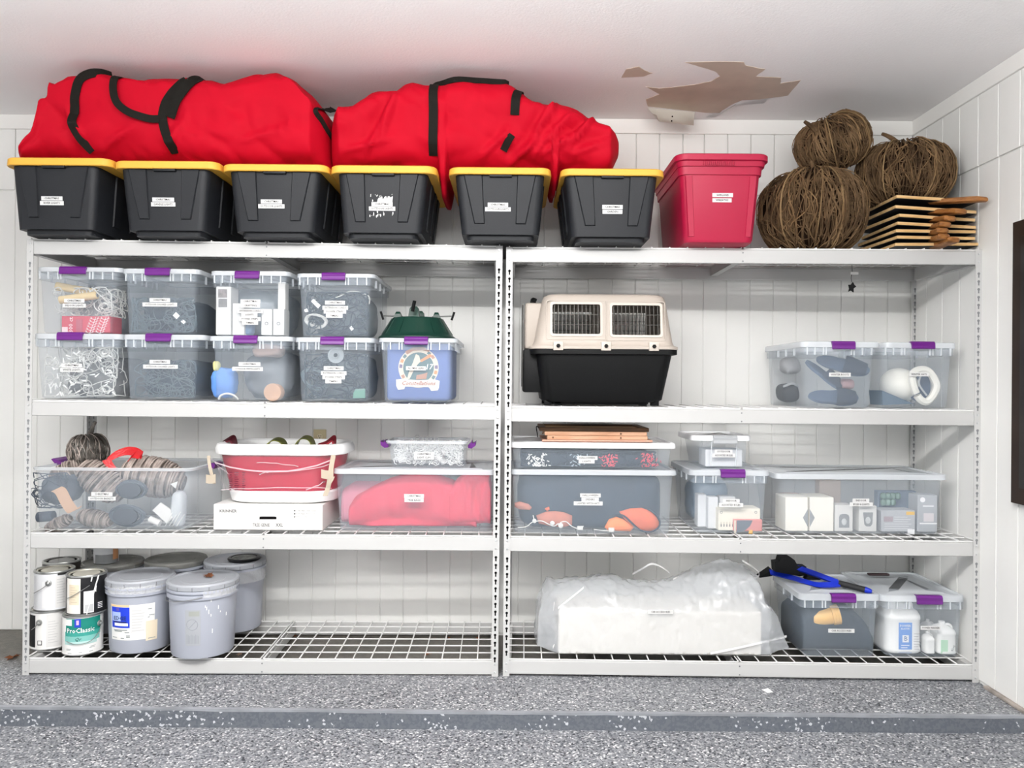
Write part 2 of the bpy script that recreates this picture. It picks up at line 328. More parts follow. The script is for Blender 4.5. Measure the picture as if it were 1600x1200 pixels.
# ------------------------------------------------------------------ shelving units
RK = {}
def keyhole(bm, c, ux, uz, r=0.0056, slot=0.0165, w=0.0028, n=10):
    pts = []
    for k in range(n + 1):
        a = math.radians(-60 + 300 * k / n); pts.append(c + ux * (r * math.cos(a)) + uz * (r * math.sin(a)))
    pts = [c - uz * slot + ux * w] + pts + [c - uz * slot - ux * w]
    bm.faces.new([bm.verts.new(p) for p in pts])
def rack(key, bl, br, tl, tr, yl, yr, levels, label):
    O = P(*bl, yl); R = P(*br, yr); T = (P(*tl, yl) + P(*tr, yr)) / 2; B = (O + R) / 2
    ex = (R - O).normalized(); up = (T - B).normalized(); ez = (up - ex * up.dot(ex)).normalized(); ey = ez.cross(ex); Wd = (R - O).length; D = 0.52
    if key == 'R': O.z += 0.001
    L = lambda x, yy, z: O + ex * x + ey * yy + ez * z
    def lbox(bm, x0, x1, y0, y1, z0, z1):
        for v in box(bm, x0, x1, y0, y1, z0, z1): v.co = L(*v.co)
    H = levels[0] + 0.006; PW = 0.0265
    t = thing('shelving_unit', label, 'shelf', B + ey * D / 2, 'white steel shelving units')
    for xi, yi in ((0, 0), (1, 0), (0, 1), (1, 1)):
        x0 = 0 if xi == 0 else Wd - PW; bm = NB(); yf = 0.0 if yi == 0 else D
        lbox(bm, x0, x0 + PW, yf - 0.001, yf + 0.001, 0, H)
        xs = x0 if xi == 0 else x0 + PW; lbox(bm, xs - 0.001, xs + 0.001, *((0, 0.04) if yi == 0 else (D - 0.04, D)), 0, H)
        p = part('post', bm, STEEL, t, False)
        bm = NB(); inner = (key == 'L') == (xi == 1); z = H - 0.10
        while z > 0.05:
            if all(not (lv - 0.066 < z < lv + 0.012) for lv in levels):
                keyhole(bm, L(x0 + PW / 2, yf - 0.0014, z), ex, ez)
                if yi == 1: keyhole(bm, L(xs + (0.0014 if xi == 0 else -0.0014), D - 0.02, z), ey, ez)
            z -= 0.0325
        part('keyholes', bm, HOLE_D if inner else HOLE_L, p, False, stuff=True)
        bm = NB()
        for lv in levels:
            for dz in (-0.012, -0.045):
                c = L(x0 + PW / 2, -0.001 if yi == 0 else D - 0.0016, lv + dz); lathe(bm, [(0.0048, 0), (0.0042, 0.0022), (0.002, 0.0026)], c, 10, mtx=Matrix.Rotation(math.pi / 2, 3, 'X'))
        part('rivet', bm, mat('rivet_steel', 'c9cacb', 0.35, 0.5, 0.6), p, stuff=True)
    for lv in levels:
        for yf in (0.003, D - 0.015):
            bm = NB(); lbox(bm, PW - 0.004, Wd - PW + 0.004, yf, yf + 0.012, lv - 0.0563, lv)
            lbox(bm, PW, Wd - PW, yf + (0.004 if yf < .1 else 0.0), yf + (0.012 if yf < .1 else 0.008), lv, lv + 0.003)
            bmesh.ops.bevel(bm, geom=bm.edges[:], offset=0.0025, segments=1, affect='EDGES')
            be = part('beam', bm, STEEL, t, False)
            if yf < 0.1:
                for dz in (-0.012, -0.047):
                    bm = NB(); lathe(bm, [(0.0035, 0), (0.0028, 0.0018)], L(Wd / 2, yf + 0.0005, lv + dz), 8, mtx=Matrix.Rotation(math.pi / 2, 3, 'X'))
                    part('screw', bm, mat('screw_grey', '7d7f82', 0.4, 0.5, 0.5), be)
        for x0 in (0.004, Wd - 0.032):
            bm = NB(); lbox(bm, x0, x0 + 0.028, 0.03, D - 0.03, lv - 0.0563, lv); part('side_beam', bm, STEEL, t, False)
        bm = NB(); lbox(bm, Wd / 2 - 0.016, Wd / 2 + 0.016, 0.03, D - 0.03, lv - 0.04, lv - 0.034)
        for s in (-0.016, 0.014): lbox(bm, Wd / 2 + s, Wd / 2 + s + 0.002, 0.03, D - 0.03, lv - 0.04, lv)
        part('support_bar', bm, STEEL, t, False)
        for h0, h1 in ((0.012, Wd / 2 - 0.006), (Wd / 2 + 0.006, Wd - 0.012)):
            bm = NB(); n = round((h1 - h0) / 0.072)
            for k in range(n + 1):
                x = h0 + (h1 - h0) * k / n; r = 0.003 if k % 2 == 0 else 0.0024
                tube(bm, [L(x, 0.004, lv + 0.009), L(x, D - 0.004, lv + 0.009)], r, 5)
            for yy in (0.008, 0.09, 0.178, 0.265, 0.352, 0.438, D - 0.008): tube(bm, [L(h0, yy, lv + 0.005), L(h1, yy, lv + 0.005)], 0.0028, 5)
            part('wire_deck', bm, mat('white_wire', 'e9e9e8', 0.35, 0.45), t)
    for xi in (0, 1):     # loose connecting pins at the inner posts
        pass
    RK[key] = dict(O=O, ex=ex, ey=ey, ez=ez, W=Wd, L=L, lv=levels)
    return t
rack('L', (35, 1055), (777.8, 1057), (39.5, 374.5), (787.8, 387), 3.183, 3.225, [1.795, 1.1275, 0.580, 0.0625], 'left white steel shelving unit holding paint cans at the bottom')
rack('R', (786, 1057), (1529, 1067), (791, 387), (1529, 392), 3.225, 3.197, [1.789, 1.121, 0.578, 0.065], 'right white steel shelving unit standing against the right wall')
def dk(key, i, X):     # top of the wire deck
    r = RK[key]; return r['O'].z + r['ex'].z * (X - r['O'].x) + r['lv'][i] + 0.0122
def YF(px): return 3.183 + 0.042 * (px - 35) / 743 if px < 785 else 3.225 - 0.028 * (px - 786) / 743
# ------------------------------------------------------------------ boxes and bins
class Tub:     # tapered tub seen from the front; pixels of its front face, depth of the front at the rim
    def __init__(s, t0, t1, b0, b1, pyt, y0, depth, zb, tf=0.012, r=0.025):
        s.y0, s.depth, s.tf, s.r = y0, depth, tf, r
        m = P((t0 + t1) / 2, pyt, y0); s.zt = m.z; s.zb = zb
        s.xt = (P(t0, pyt, y0).x, P(t1, pyt, y0).x); yb = y0 + tf; pz = 600 - (zb - ZC) / yb * F
        s.xb = (P(b0, pz, yb).x, P(b1, pz, yb).x)
        s.loc = Vector(((s.xb[0] + s.xb[1]) / 2, y0 + depth / 2, zb))
    def rect(s, z, g=0.0):
        k = (z - s.zb) / (s.zt - s.zb); f = s.tf * (1 - k)
        return (s.xb[0] + (s.xt[0] - s.xb[0]) * k - g, s.xb[1] + (s.xt[1] - s.xb[1]) * k + g, s.y0 + f - g, s.y0 + s.depth - f + g)
    def yf(s, z): return s.rect(z)[2]
    def ring(s, z, g=0.0, r=None): return rr(*s.rect(z, g), z, r or s.r)
BLACKP = mat('black_tote_plastic', '202226', 0.5, 0.3, bump=0.06, bscale=200)
YELL = mat('yellow_lid_plastic', 'e2ab42', 0.5, 0.4)
PURP = mat('purple_latch', '651b7b', 0.35, 0.5); GREYL = mat('grey_latch', 'a8abae', 0.35, 0.5)
def tote(n, lid, body, bot, pyt, pyl, rows, label, tag=''):
    zb = dk('L' if n < 6 else 'R', 0, P(bot[0] if n < 6 else sum(bot) / 2, 370, 3.12).x) + .001; y0 = 3.088 if n < 4 else 3.10
    T = Tub(*body, *bot, pyl, y0, 0.56, zb, 0.02, 0.03)
    t = thing('storage_tote', label, 'tote', T.loc, 'black storage totes with yellow lids')
    h = T.zt - zb
    bm = NB(); g = -0.018
    loft(bm, [T.ring(zb, g), T.ring(zb + 0.018, g), T.ring(zb + 0.0185, 0), T.ring(zb + 0.05), T.ring(T.zt - 0.03), T.ring(T.zt)], True, False)
    bd = part('body', bm, BLACKP, t)
    x0, x1 = T.xb[0], T.xb[1]
    for c0, c1 in ((0.20, 0.24), (0.80, 0.76)):       # moulded tapering ribs on the front
        bm = NB(); zt, z1 = T.zt - 0.006, zb + h * 0.23
        rt, rb = T.rect(zt), T.rect(z1); xt = rt[0] + (rt[1] - rt[0]) * c0; xb = rb[0] + (rb[1] - rb[0]) * c1; wt, wb = (rt[1] - rt[0]) * .095, (rb[1] - rb[0]) * .055
        f = [Vector((xb - wb, rb[2] - 0.006, z1 + .004)), Vector((xb + wb, rb[2] - 0.006, z1 + .004)), Vector((xt + wt, rt[2] - 0.006, zt)), Vector((xt - wt, rt[2] - 0.006, zt))]
        k = [Vector((xb - wb - .004, rb[2] + .001, z1)), Vector((xb + wb + .004, rb[2] + .001, z1)), Vector((xt + wt + .004, rt[2] + .001, zt)), Vector((xt - wt - .004, rt[2] + .001, zt))]
        loft(bm, [f, k]); part('rib', bm, BLACKP, bd, False)
    for sx in (0, 1):                              # ribs on the long sides
        for yy in (0.16, 0.30, 0.42):
            bm = NB(); q = T.rect(zb + .05); q2 = T.rect(T.zt - .01); X0, X1 = (q[sx], q2[sx]); s = -1 if sx == 0 else 1
            loft(bm, [[Vector((X0 + s * .006, T.y0 + yy, zb + .06)), Vector((X0 + s * .006, T.y0 + yy + .05, zb + .06)), Vector((X0 - s * .003, T.y0 + yy + .055, zb + .055)), Vector((X0 - s * .003, T.y0 + yy - .005, zb + .055))],
                      [Vector((X1 + s * .006, T.y0 + yy - .01, T.zt - .01)), Vector((X1 + s * .006, T.y0 + yy + .06, T.zt - .01)), Vector((X1 - s * .003, T.y0 + yy + .065, T.zt - .01)), Vector((X1 - s * .003, T.y0 + yy - .015, T.zt - .01))]])
            part('rib', bm, BLACKP, bd, False)
    q = T.rect(T.zt); xm = (q[0] + q[1]) / 2 + 0.004
    part('latch_tab', bbox(xm - .045, xm + .045, q[2] - .014, q[2] + .004, T.zt - .014, T.zt + .002, .002), BLACKP, t)
    lx0, lx1 = P(lid[0], pyl, y0 - .02).x, P(lid[1], pyl, y0 - .02).x; ly0, ly1 = y0 - .022, y0 + .585; z = T.zt - 0.006; zl = P(sum(lid) / 2, pyt, y0).z
    bm = NB(); R = lambda g, zz, r=.045: rr(lx0 + g, lx1 - g, ly0 + g, ly1 - g, zz, r - g, 6)
    loft(bm, [R(.012, z + .003), R(.003, z), R(0, z + .003), R(.002, zl - .004), R(.008, zl), R(.022, zl), R(.028, zl - .006), R(.06, zl - .006, .07)])
    part('lid', bm, YELL, t)
    strips(t, rows, lambda zz: T.yf(zz))
    return t, T
XM = 'CHRISTMAS'
tote(0, (3, 172), (16, 152), (26, 146), 248, 258, [(81, 310, 33, XM), (81, 317.3, 37, 'RIVER LIGHTS')], 'black tote with yellow lid at the left end of the top shelf')
tote(1, (174, 341), (187, 326), (199, 319), 253, 263, [(255, 312, 34, XM), (255, 319.3, 38, 'CANDLE LIGHTS')], 'black yellow-lidded tote second from the left end of the top shelf')
tote(2, (344, 512), (357, 500), (368, 489), 258, 267, [(424, 315, 33, XM), (424, 322.3, 41, 'OUTDOOR LIGHTS')], 'black yellow-lidded tote third from the left under the bulging red bag end')
t4, T4 = tote(3, (514, 682), (527, 668), (535, 657), 260, 270, [(597, 319, 33, XM), (597, 326, 41, 'OUTDOOR LIGHTS')], 'black yellow-lidded tote with torn white sticker residue around its labels')
tote(4, (700, 862), (711, 851), (722, 841), 263, 272, [(778, 320, 32, XM), (778, 327, 40, 'OUTDOOR LIGHTS')], 'black yellow-lidded tote standing above the joint of the two shelving units')
tote(6, (876, 1040), (883, 1028), (894, 1016), 265, 274, [(957, 323.5, 32, XM), (957, 331, 31, 'GARDEN')], 'black yellow-lidded tote beside the red tote')
rnd = random.Random(4); bm = NB()      # torn sticker remains
pts = [(589, 318), (590, 312), (592, 309), (597, 308), (598, 312), (603, 305), (605, 311), (607, 303), (610, 309), (614, 306), (613, 316), (612, 319)]
poly(bm, pts, T4.yf(P(600, 312, 3.1).z) - .0004, .0006)
for k in range(34):
    cx, cy = rnd.uniform(578, 614), rnd.choice([rnd.uniform(303, 316), rnd.uniform(330, 338)]); r = rnd.uniform(.5, 1.6)
    poly(bm, [(cx + r * math.cos(a) * rnd.uniform(.4, 1), cy + r * 1.6 * math.sin(a)) for a in (0, 1.3, 2.5, 3.8, 5)], T4.yf(P(cx, cy, 3.1).z) - .0004, .0006)
part('sticker_residue', bm, mat('sticker_scrap', 'd9d9d8', 0.7), t4, False, label='torn white paper sticker residue')

# red tote
zb = dk('R', 0, P(1124, 380, 3.15).x); T = Tub(1063, 1191, 1070, 1178, 262, 3.14, 0.50, zb, 0.012, 0.035)
RED = mat('crimson_tote_plastic', 'a8123a', 0.45, 0.4, bump=0.03, bscale=150)
t = thing('storage_tote', 'crimson red plastic tote with a red lid on the top shelf', 'tote', T.loc)
bm = NB(); h = T.zt - zb
loft(bm, [T.ring(zb, -.02), T.ring(zb + .008, -.004), T.ring(zb + .02, 0), T.ring(T.zt - .03), T.ring(T.zt - .029, .006), T.ring(T.zt + .004, .006)], True, False); bd = part('body', bm, RED, t)
for c in (0.10, 0.90):
    bm = NB(); a, b2 = T.rect(zb + .03), T.rect(T.zt - .035); X = [q[0] + (q[1] - q[0]) * c for q in (a, b2)]
    loft(bm, [[Vector((X[0] - .010, a[2] - .003, zb + .03)), Vector((X[0] + .010, a[2] - .003, zb + .03)), Vector((X[0] + .013, a[2] + .002, zb + .03)), Vector((X[0] - .013, a[2] + .002, zb + .03))],
              [Vector((X[1] - .013, b2[2] - .003, T.zt - .035)), Vector((X[1] + .013, b2[2] - .003, T.zt - .035)), Vector((X[1] + .016, b2[2] + .002, T.zt - .035)), Vector((X[1] - .016, b2[2] + .002, T.zt - .035))]])
    part('corner_rib', bm, RED, bd, False)
zl0, zl1 = P(1120, 250, 3.12).z, P(1120, 240, 3.12).z; lx0, lx1 = P(1056, 248, 3.12).x, P(1204, 248, 3.12).x
R = lambda g, z: rr(lx0 + g, lx1 - g, 3.112 + g, 3.67 - g, z, .05 - g, 6)
bm = NB(); loft(bm, [R(.014, zl0 - .022), R(.010, zl0 - .003), R(.0, zl0), R(0, zl1 - .004), R(.005, zl1), R(.02, zl1), R(.026, zl1 - .006), R(.045, zl1 - .006)]); ld = part('lid', bm, RED, t)
for k in range(16):
    x = P(1100 + 3.2 * k, 257, 3.12).x; bm = NB(); box(bm, x - .0015, x + .0015, 3.119, 3.124, zl0 - .02, zl0 - .004); part('grip_ridge', bm, RED, ld, False)
strips(t, [(1129, 305, 32, 'GARLAND'), (1128, 313, 30, 'WREATHS')], T.yf)

# ------------------------------------------------------------------ red storage bags on the totes
REDC = mat('red_bag_fabric', 'b40420', 0.7, 0.12, bump=0.10, bscale=340, sheen=0.0, vary=0.06, vscale=5)
STRAP = mat('black_webbing', '15130f', 0.8, 0.2, bump=0.2, bscale=300)
def interp(tab, x):
    for (a, b), (c, d) in zip(tab, tab[1:]):
        if a <= x <= c: return b + (d - b) * (x - a) / (c - a) if c > a else d
    return tab[0][1] if x < tab[0][0] else tab[-1][1]
def bag(top, bot, px0, px1, yf, yb, seed, label, folds=(), nu=200, nv=84, yc=3.26):
    bm = NB(); rings = []; sd = Vector((seed * 5.1, seed * 2.3, 1.7))
    for i in range(nu + 1):
        px = px0 + (px1 - px0) * i / nu; zt = P(px, interp(top, px), 3.10 + (yc - 3.10) * min(1.0, min(px - px0, px1 - px) / 70.0)).z; zb = P(px, interp(bot, px), 3.12).z + .006; zt = min(zt, ZT - 0.012)
        e = min(1.0, min(i, nu - i) / 9.0); ez = 0.35 + 0.65 * math.sqrt(e)
        cz = (zt + zb) / 2; hz = max(0.02, (zt - zb) / 2); cy = (yf + yb) / 2; hy = (yb - yf) / 2 * (0.45 + 0.55 * math.sqrt(e)); ring = []
        for j in range(nv):
            a = 2 * math.pi * j / nv; n = 0.72
            p = Vector((P(px, 200, yc).x, cy + hy * spow(math.cos(a), n) - .09 * e * max(0, math.sin(a)), cz + hz * spow(math.sin(a), n)))
            q = Vector((p.x * 3.2, p.y * 3.0, p.z * 4.0)) + sd
            w = 0.018 * noise.noise(q) + 0.018 * (abs(noise.noise(q * 2.1)) - .25) + 0.009 * abs(noise.noise(q * 4.3)) - 0.012 * max(0, .22 - abs(noise.noise(Vector((q.x * 1.3 + q.z * .9, q.y, q.z * 1.1)) + Vector((4, 4, 4))))) * 4
            for fx, fz_, ang, ln, dp in folds:       # explicit creases
                c = P(fx, fz_, yc); dx, dz = p.x - c.x, p.z - c.z; u = dx * math.cos(ang) + dz * math.sin(ang); v = -dx * math.sin(ang) + dz * math.cos(ang)
                if abs(u) < ln and math.cos(a) < .2: w += 1.5 * dp * math.exp(-(v / .011) ** 2) * (1 - (u / ln) ** 2) - dp * .7 * math.exp(-((v - .03) / .018) ** 2) * (1 - (u / ln) ** 2)
            d = Vector((0, math.cos(a), math.sin(a))); p = p + d * w * (0.3 + .7 * e)
            p.y = max(3.09, min(p.y, YW - .03)); p.z = min(p.z, ZT - .006)
            if p.z < zb: p.z = zb + (p.z - zb) * .05
            ring.append(p)
        rings.append(ring)
    loft(bm, rings); bmesh.ops.recalc_face_normals(bm, faces=bm.faces)
    bv = BVHTree.FromBMesh(bm)
    o = solo('storage_bag', bm, REDC, label, 'bag', 'red storage bags on the top shelf', ang=3.0)
    def sy(px, py, off=.006):
        p = P(px, py, yc); h = bv.ray_cast(Vector((p.x, 2.5, p.z)), Vector((0, 1, 0)))
        return Vector((p.x, (h[0].y if h[0] else 3.3) - off, p.z))
    return o, sy
def strap(bag_, sy, pts, w=0.036, off=.007, name='strap', k=7, lift=0):
    c = crv([Vector((a, 0, b)) for a, b in pts], k); q = [sy(v.x, v.z, off) for v in c]; n = len(q)
    for _ in range(2): q = [q[0]] + [Vector((q[i].x, min(q[i].y, (q[i - 1].y + q[i + 1].y) / 2), q[i].z)) for i in range(1, n - 1)] + [q[-1]]
    if lift: q = [p + Vector((0, -lift * math.sin(math.pi * i / (n - 1)), 0)) for i, p in enumerate(q)]
    wv = []
    for i in range(n):
        t = q[min(i + 1, n - 1)] - q[max(i - 1, 0)]; s = Vector((t.z, 0, -t.x)); s = s.normalized() if s.length > 1e-6 else Vector((1, 0, 0)); wv.append(s * w)
    bm = NB(); ribbon(bm, q, wv, .003); part(name, bm, STRAP, bag_, ang=1.2)
o, sy = bag([(48, 247), (70, 228), (90, 200), (97, 165), (118, 148), (140, 136), (163, 121), (185, 130), (215, 135), (260, 137), (300, 136), (345, 138), (368, 144), (395, 134), (420, 128), (445, 125), (470, 130), (492, 142), (510, 158), (521, 185), (524, 255)],
            [(48, 249), (60, 250), (170, 252), (345, 257), (524, 262)], 48, 519.5, 3.10, 3.64, 1, 'red fabric storage bag with drooping black handles at the left',
            [(130, 185, 2.2, .16, .02), (360, 190, -.5, .14, .012), (440, 225, .25, .14, .016), (215, 230, .5, .12, .012), (480, 165, -.8, .1, .015), (300, 225, .9, .1, .012)])
strap(o, sy, [(197, 136), (176, 141), (160, 152), (153, 180), (149, 210), (155, 232), (168, 249)])
strap(o, sy, [(318, 150), (296, 172), (284, 196), (284, 222), (290, 238), (293, 252)])
strap(o, sy, [(217, 135), (213, 160), (219, 185), (236, 200), (262, 208), (278, 208)], .030, .009, 'handle', lift=.02)
strap(o, sy, [(334, 140), (322, 158), (306, 180), (294, 206)], .040, .016, 'handle')
strap(o, sy, [(518, 165), (505, 190), (512, 205), (520, 222)], .03)
o, sy = bag([(512, 168), (528, 158), (545, 165), (560, 166), (583, 156), (620, 150), (650, 142), (690, 144), (720, 141), (760, 144), (790, 147), (812, 162), (835, 172), (862, 170), (900, 180), (935, 190), (958, 195), (966, 202), (967, 212)],
            [(512, 262), (600, 262), (688, 264), (692, 300), (699, 300), (703, 264), (800, 264), (859.5, 264), (862.5, 290), (869, 290), (872, 266), (940, 268), (952, 262), (967, 230)], 519.5, 967, 3.12, 3.64, 2, 'red fabric storage bag with an upright black strap and gathered right end',
            [(600, 215, 1.1, .14, .016), (615, 200, 1.2, .1, .02), (585, 240, .3, .12, .012), (845, 210, 1.0, .13, .022), (862, 225, .8, .12, .02), (880, 235, .5, .12, .022), (905, 220, .9, .1, .018), (825, 245, .6, .12, .018), (920, 245, .3, .1, .014), (780, 235, .7, .1, .014)])
strap(o, sy, [(684, 141), (683, 165), (683, 200), (682, 230), (681, 254)], .036)
strap(o, sy, [(668, 136), (690, 146), (735, 144), (795, 147)], .022, .012, 'handle', lift=.01)
strap(o, sy, [(812, 155), (806, 175), (804, 200)], .036)
strap(o, sy, [(800, 228), (793, 238), (787, 248)], .03)

# ------------------------------------------------------------------ vine pumpkins
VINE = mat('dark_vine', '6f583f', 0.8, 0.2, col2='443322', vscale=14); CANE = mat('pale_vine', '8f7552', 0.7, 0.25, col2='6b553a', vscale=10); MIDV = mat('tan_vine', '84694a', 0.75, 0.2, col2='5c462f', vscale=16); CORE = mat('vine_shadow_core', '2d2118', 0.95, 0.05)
def pumpkin(c, rx, rz, n, seed, label, tilt=0.0, tilty=0.0, stem=None, mats=None, name='vine_pumpkin', grp='woven vine pumpkins', canes=4, vr=.0026, mid=None):
    rnd = random.Random(seed); M = Matrix.Rotation(tilt, 3, 'Y') @ Matrix.Rotation(tilty, 3, 'X'); c = Vector(c); V, C, K = mats or (VINE, CANE, CORE)
    def surf(th, ph, k=1.0):
        lob = 1 + .035 * math.cos(8 * th); r = rx * math.cos(ph) * lob; dip = 1 - .22 * math.exp(-((math.pi / 2 - abs(ph)) / .35) ** 2)
        return M @ Vector((r * k * math.cos(th), r * k * math.sin(th), rz * spow(math.sin(ph), .85) * dip * k))
    lo = min((surf(th * .3, ph * .1)).z for th in range(21) for ph in range(-16, 17))
    t = thing(name, label, 'pumpkin', c + Vector((0, 0, lo)), grp)
    bm = NB(); rings = []
    for j in range(1, 18):
        ph = -math.pi / 2 + math.pi * j / 18; rings.append([c + surf(2 * math.pi * i / 32, ph, .93) for i in range(32)])
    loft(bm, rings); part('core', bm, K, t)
    bm = NB(); cn = []
    for i in range(n):
        th = rnd.uniform(0, 2 * math.pi); d = rnd.uniform(-.5, .5); p0 = rnd.uniform(-1.5, -.2); p1 = rnd.uniform(.2, 1.5); k = rnd.uniform(.94, 1.02); w = rnd.uniform(0, 6); wa = rnd.uniform(0, .10)
        pts = []
        for s in range(11):
            u = s / 10; ph = p0 + (p1 - p0) * u
            pts.append(c + surf(th + d * (u - .5) + wa * math.sin(w + u * 7), ph, k + .012 * math.sin(w * 2 + u * 9)))
        tube(bm, pts, vr * rnd.uniform(.5, 1.5), 4)
    for i in range(int(n * .22)):     # bands tying the vines
        th = rnd.uniform(0, 6.28); ph = rnd.gauss(0, .55); pts = [c + surf(th + .09 * s, max(-1.3, min(1.3, ph + .03 * math.sin(s * 1.3 + i))), 1.0 + .01 * math.sin(s + i)) for s in range(10)]
        tube(bm, pts, vr * rnd.uniform(.5, 1.0), 4)
    part('vines', bm, V, t, stuff=True)
    bm = NB()
    for i in range(int(n * .3)):
        th = rnd.uniform(0, 2 * math.pi); d = rnd.uniform(-.6, .6); p0 = rnd.uniform(-1.5, .2); p1 = p0 + rnd.uniform(.6, 2.2); k = rnd.uniform(.99, 1.045); w = rnd.uniform(0, 6); wa = rnd.uniform(0, .14)
        tube(bm, [c + surf(th + d * (u / 10 - .5) + wa * math.sin(w + u * .8), min(1.5, p0 + (p1 - p0) * u / 10), k + .014 * math.sin(w * 2 + u)) for u in range(11)], vr * rnd.uniform(.4, 1.1), 4)
    part('pale_vines', bm, mid or MIDV, t, stuff=True)
    for i in range(canes):
        th = -math.pi / 2 + (i - canes / 2 + .5) * 2.6 / canes + rnd.uniform(-.1, .1); d = rnd.uniform(-.25, .25)
        bm = NB(); tube(bm, [c + surf(th + d * s / 12, -1.35 + 2.7 * s / 12, 1.03) for s in range(13)], vr * rnd.uniform(1.1, 1.8), 5); part('cane', bm, C, t)
    if stem:
        bm = NB(); tube(bm, crv([Vector(p) for p in stem], 5), .011, 8, taper=(1.2, .6)); part('stem', bm, V, t)
    return t
zb = dk('R', 0, P(1270, 380, 3.35).x)
c1 = P(1269, 334, 3.36); rz = c1.z - zb; c1.z = zb + rz
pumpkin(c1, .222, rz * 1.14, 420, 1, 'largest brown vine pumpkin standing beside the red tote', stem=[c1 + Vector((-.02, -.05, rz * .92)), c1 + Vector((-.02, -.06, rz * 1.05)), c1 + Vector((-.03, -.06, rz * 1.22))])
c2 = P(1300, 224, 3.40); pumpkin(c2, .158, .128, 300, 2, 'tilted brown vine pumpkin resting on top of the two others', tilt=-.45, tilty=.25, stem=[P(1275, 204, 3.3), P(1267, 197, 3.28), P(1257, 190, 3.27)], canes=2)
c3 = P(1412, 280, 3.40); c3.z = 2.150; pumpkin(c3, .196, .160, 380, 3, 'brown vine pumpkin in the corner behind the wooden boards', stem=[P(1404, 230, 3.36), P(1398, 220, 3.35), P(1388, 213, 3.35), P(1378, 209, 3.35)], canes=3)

# ------------------------------------------------------------------ stacked chalkboard paddles
WOOD = mat('pale_pine_edge', 'e2bf8d', 0.55, 0.3, col2='cfa66d', vscale=9, stretch=(1, 8, 8)); BOARDK = mat('chalkboard_black', '2b2d31', 0.6, 0.3, vary=.3, vscale=6); HAND = mat('brown_oak_handle', 'a8703a', 0.5, 0.35, col2='7e4f25', vscale=14, stretch=(2, 2, 9))
brd = [  # front-left px, front-right px, handle near-root px, handle tip px
    ((1401, 305), (1526, 318), (1474, 327), (1538, 311)), ((1399, 325), (1526, 340), (1470, 336), (1504, 330)), ((1405, 340), (1524, 353), (1465, 345), (1486, 341)), ((1402, 353), (1525, 364), (1462, 354), (1478, 350)), ((1400, 365), (1525, 366), (1458, 364), (1474, 360)), ((1402, 373), (1524, 375), (1458, 374), (1476, 369)), ((1399, 385), (1529, 381), (1464, 383), (1492, 377))]
ordn = ['topmost', 'second from the top', 'third from the top', 'fourth from the top', 'fifth from the top', 'second from the bottom', 'bottom']
zb = dk('R', 0, P(1460, 380, 3.3).x)
for i, (a, b_, h0, h1) in enumerate(brd):
    y0 = 3.215; pa, pb = P(*a, y0), P(*b_, y0); zc = zb + .010 + (6 - i) * .0315; pa.z = max(pa.z * .5 + zc * .5, zb + .01); pb.z = max(pb.z * .5 + (zc - .004) * .5, zb + .01)
    dep = Vector((-.012 * (i % 3), .33, -.002)); th = Vector((0, 0, .0125))
    t = thing('chalkboard_paddle', 'black chalkboard paddle with pale edges, %s in the stack by the corner' % ordn[i], 'board', pa.lerp(pb, .5) + dep / 2, 'stacked chalkboard paddles')
    bm = NB(); q = [pa, pb, pb + dep, pa + dep]; loft(bm, [q, [v + th for v in q]]); bmesh.ops.bevel(bm, geom=bm.edges[:], offset=.0015, segments=1, affect='EDGES'); part('board', bm, WOOD, t, False)
    m_ = sum(q, Vector()) / 4
    for s, off in ((-1, Vector((0, 0, -.0012))), (1, th)):
        bm = NB(); qq = [m_ + (v - m_) * .985 + off for v in q]; loft(bm, [qq, [v + Vector((0, 0, .0012)) for v in qq]]); part('chalk_face', bm, BOARDK, t, False)
    r0 = pa.lerp(pb, .55) + Vector((0, .05, .006)); r1 = P(*h1, y0 - .10); r1.z = max(r1.z, zb + .02); d = (r1 - r0); s = Vector((.032, .010, 0)); bm = NB(); rings = []
    for k, (u, w, hh) in enumerate(((0, 1.0, .012), (.2, 1.0, .0115), (.5, .8, .011), (.8, .9, .012), (.95, .9, .011), (1.0, .6, .008))):
        p = r0 + d * u; rings.append([p + s * w * x + Vector((0, 0, hh * z)) for x, z in ((-.7, -1), (.7, -1), (1, -.5), (1, .5), (.7, 1), (-.7, 1), (-1, .5), (-1, -.5))])
    loft(bm, rings); part('handle', bm, HAND, t, ang=.9)
# ------------------------------------------------------------------ clear bins
CB = clear('clear_bin_plastic', 'c4cfda', 0.22, 0.25, bump=0.02, bscale=30); CL = clear('clear_lid_plastic', 'e4e9ee', 0.62, 0.22); CW = mat('white_lid_plastic', 'f3f4f6', 0.35, 0.4)
CR = clear('clear_rib_plastic', 'eef2f6', 0.55, 0.25)
def latch(parent, l, r, pyt, pyb, y, m, label=None):
    a, b = P(l, pyt, y), P(r, pyb, y); x0, x1, zt, zb = a.x, b.x, a.z, b.z; h = zt - zb
    prof = [(0.016, zt + .002), (-0.006, zt + .003), (-0.013, zt - h * .15), (-0.011, zt - h * .52), (-0.014, zb + h * .1), (-0.011, zb), (-0.006, zb), (-0.007, zt - h * .5), (0.0, zt - h * .12), (0.016, zt - .001)]
    bm = NB(); loft(bm, [[Vector((x, y + q, z)) for q, z in prof] for x in (x0, x1)]); bmesh.ops.bevel(bm, geom=bm.edges[:], offset=.0012, segments=1, affect='EDGES')
    return part('latch', bm, m, parent, False, label=label)
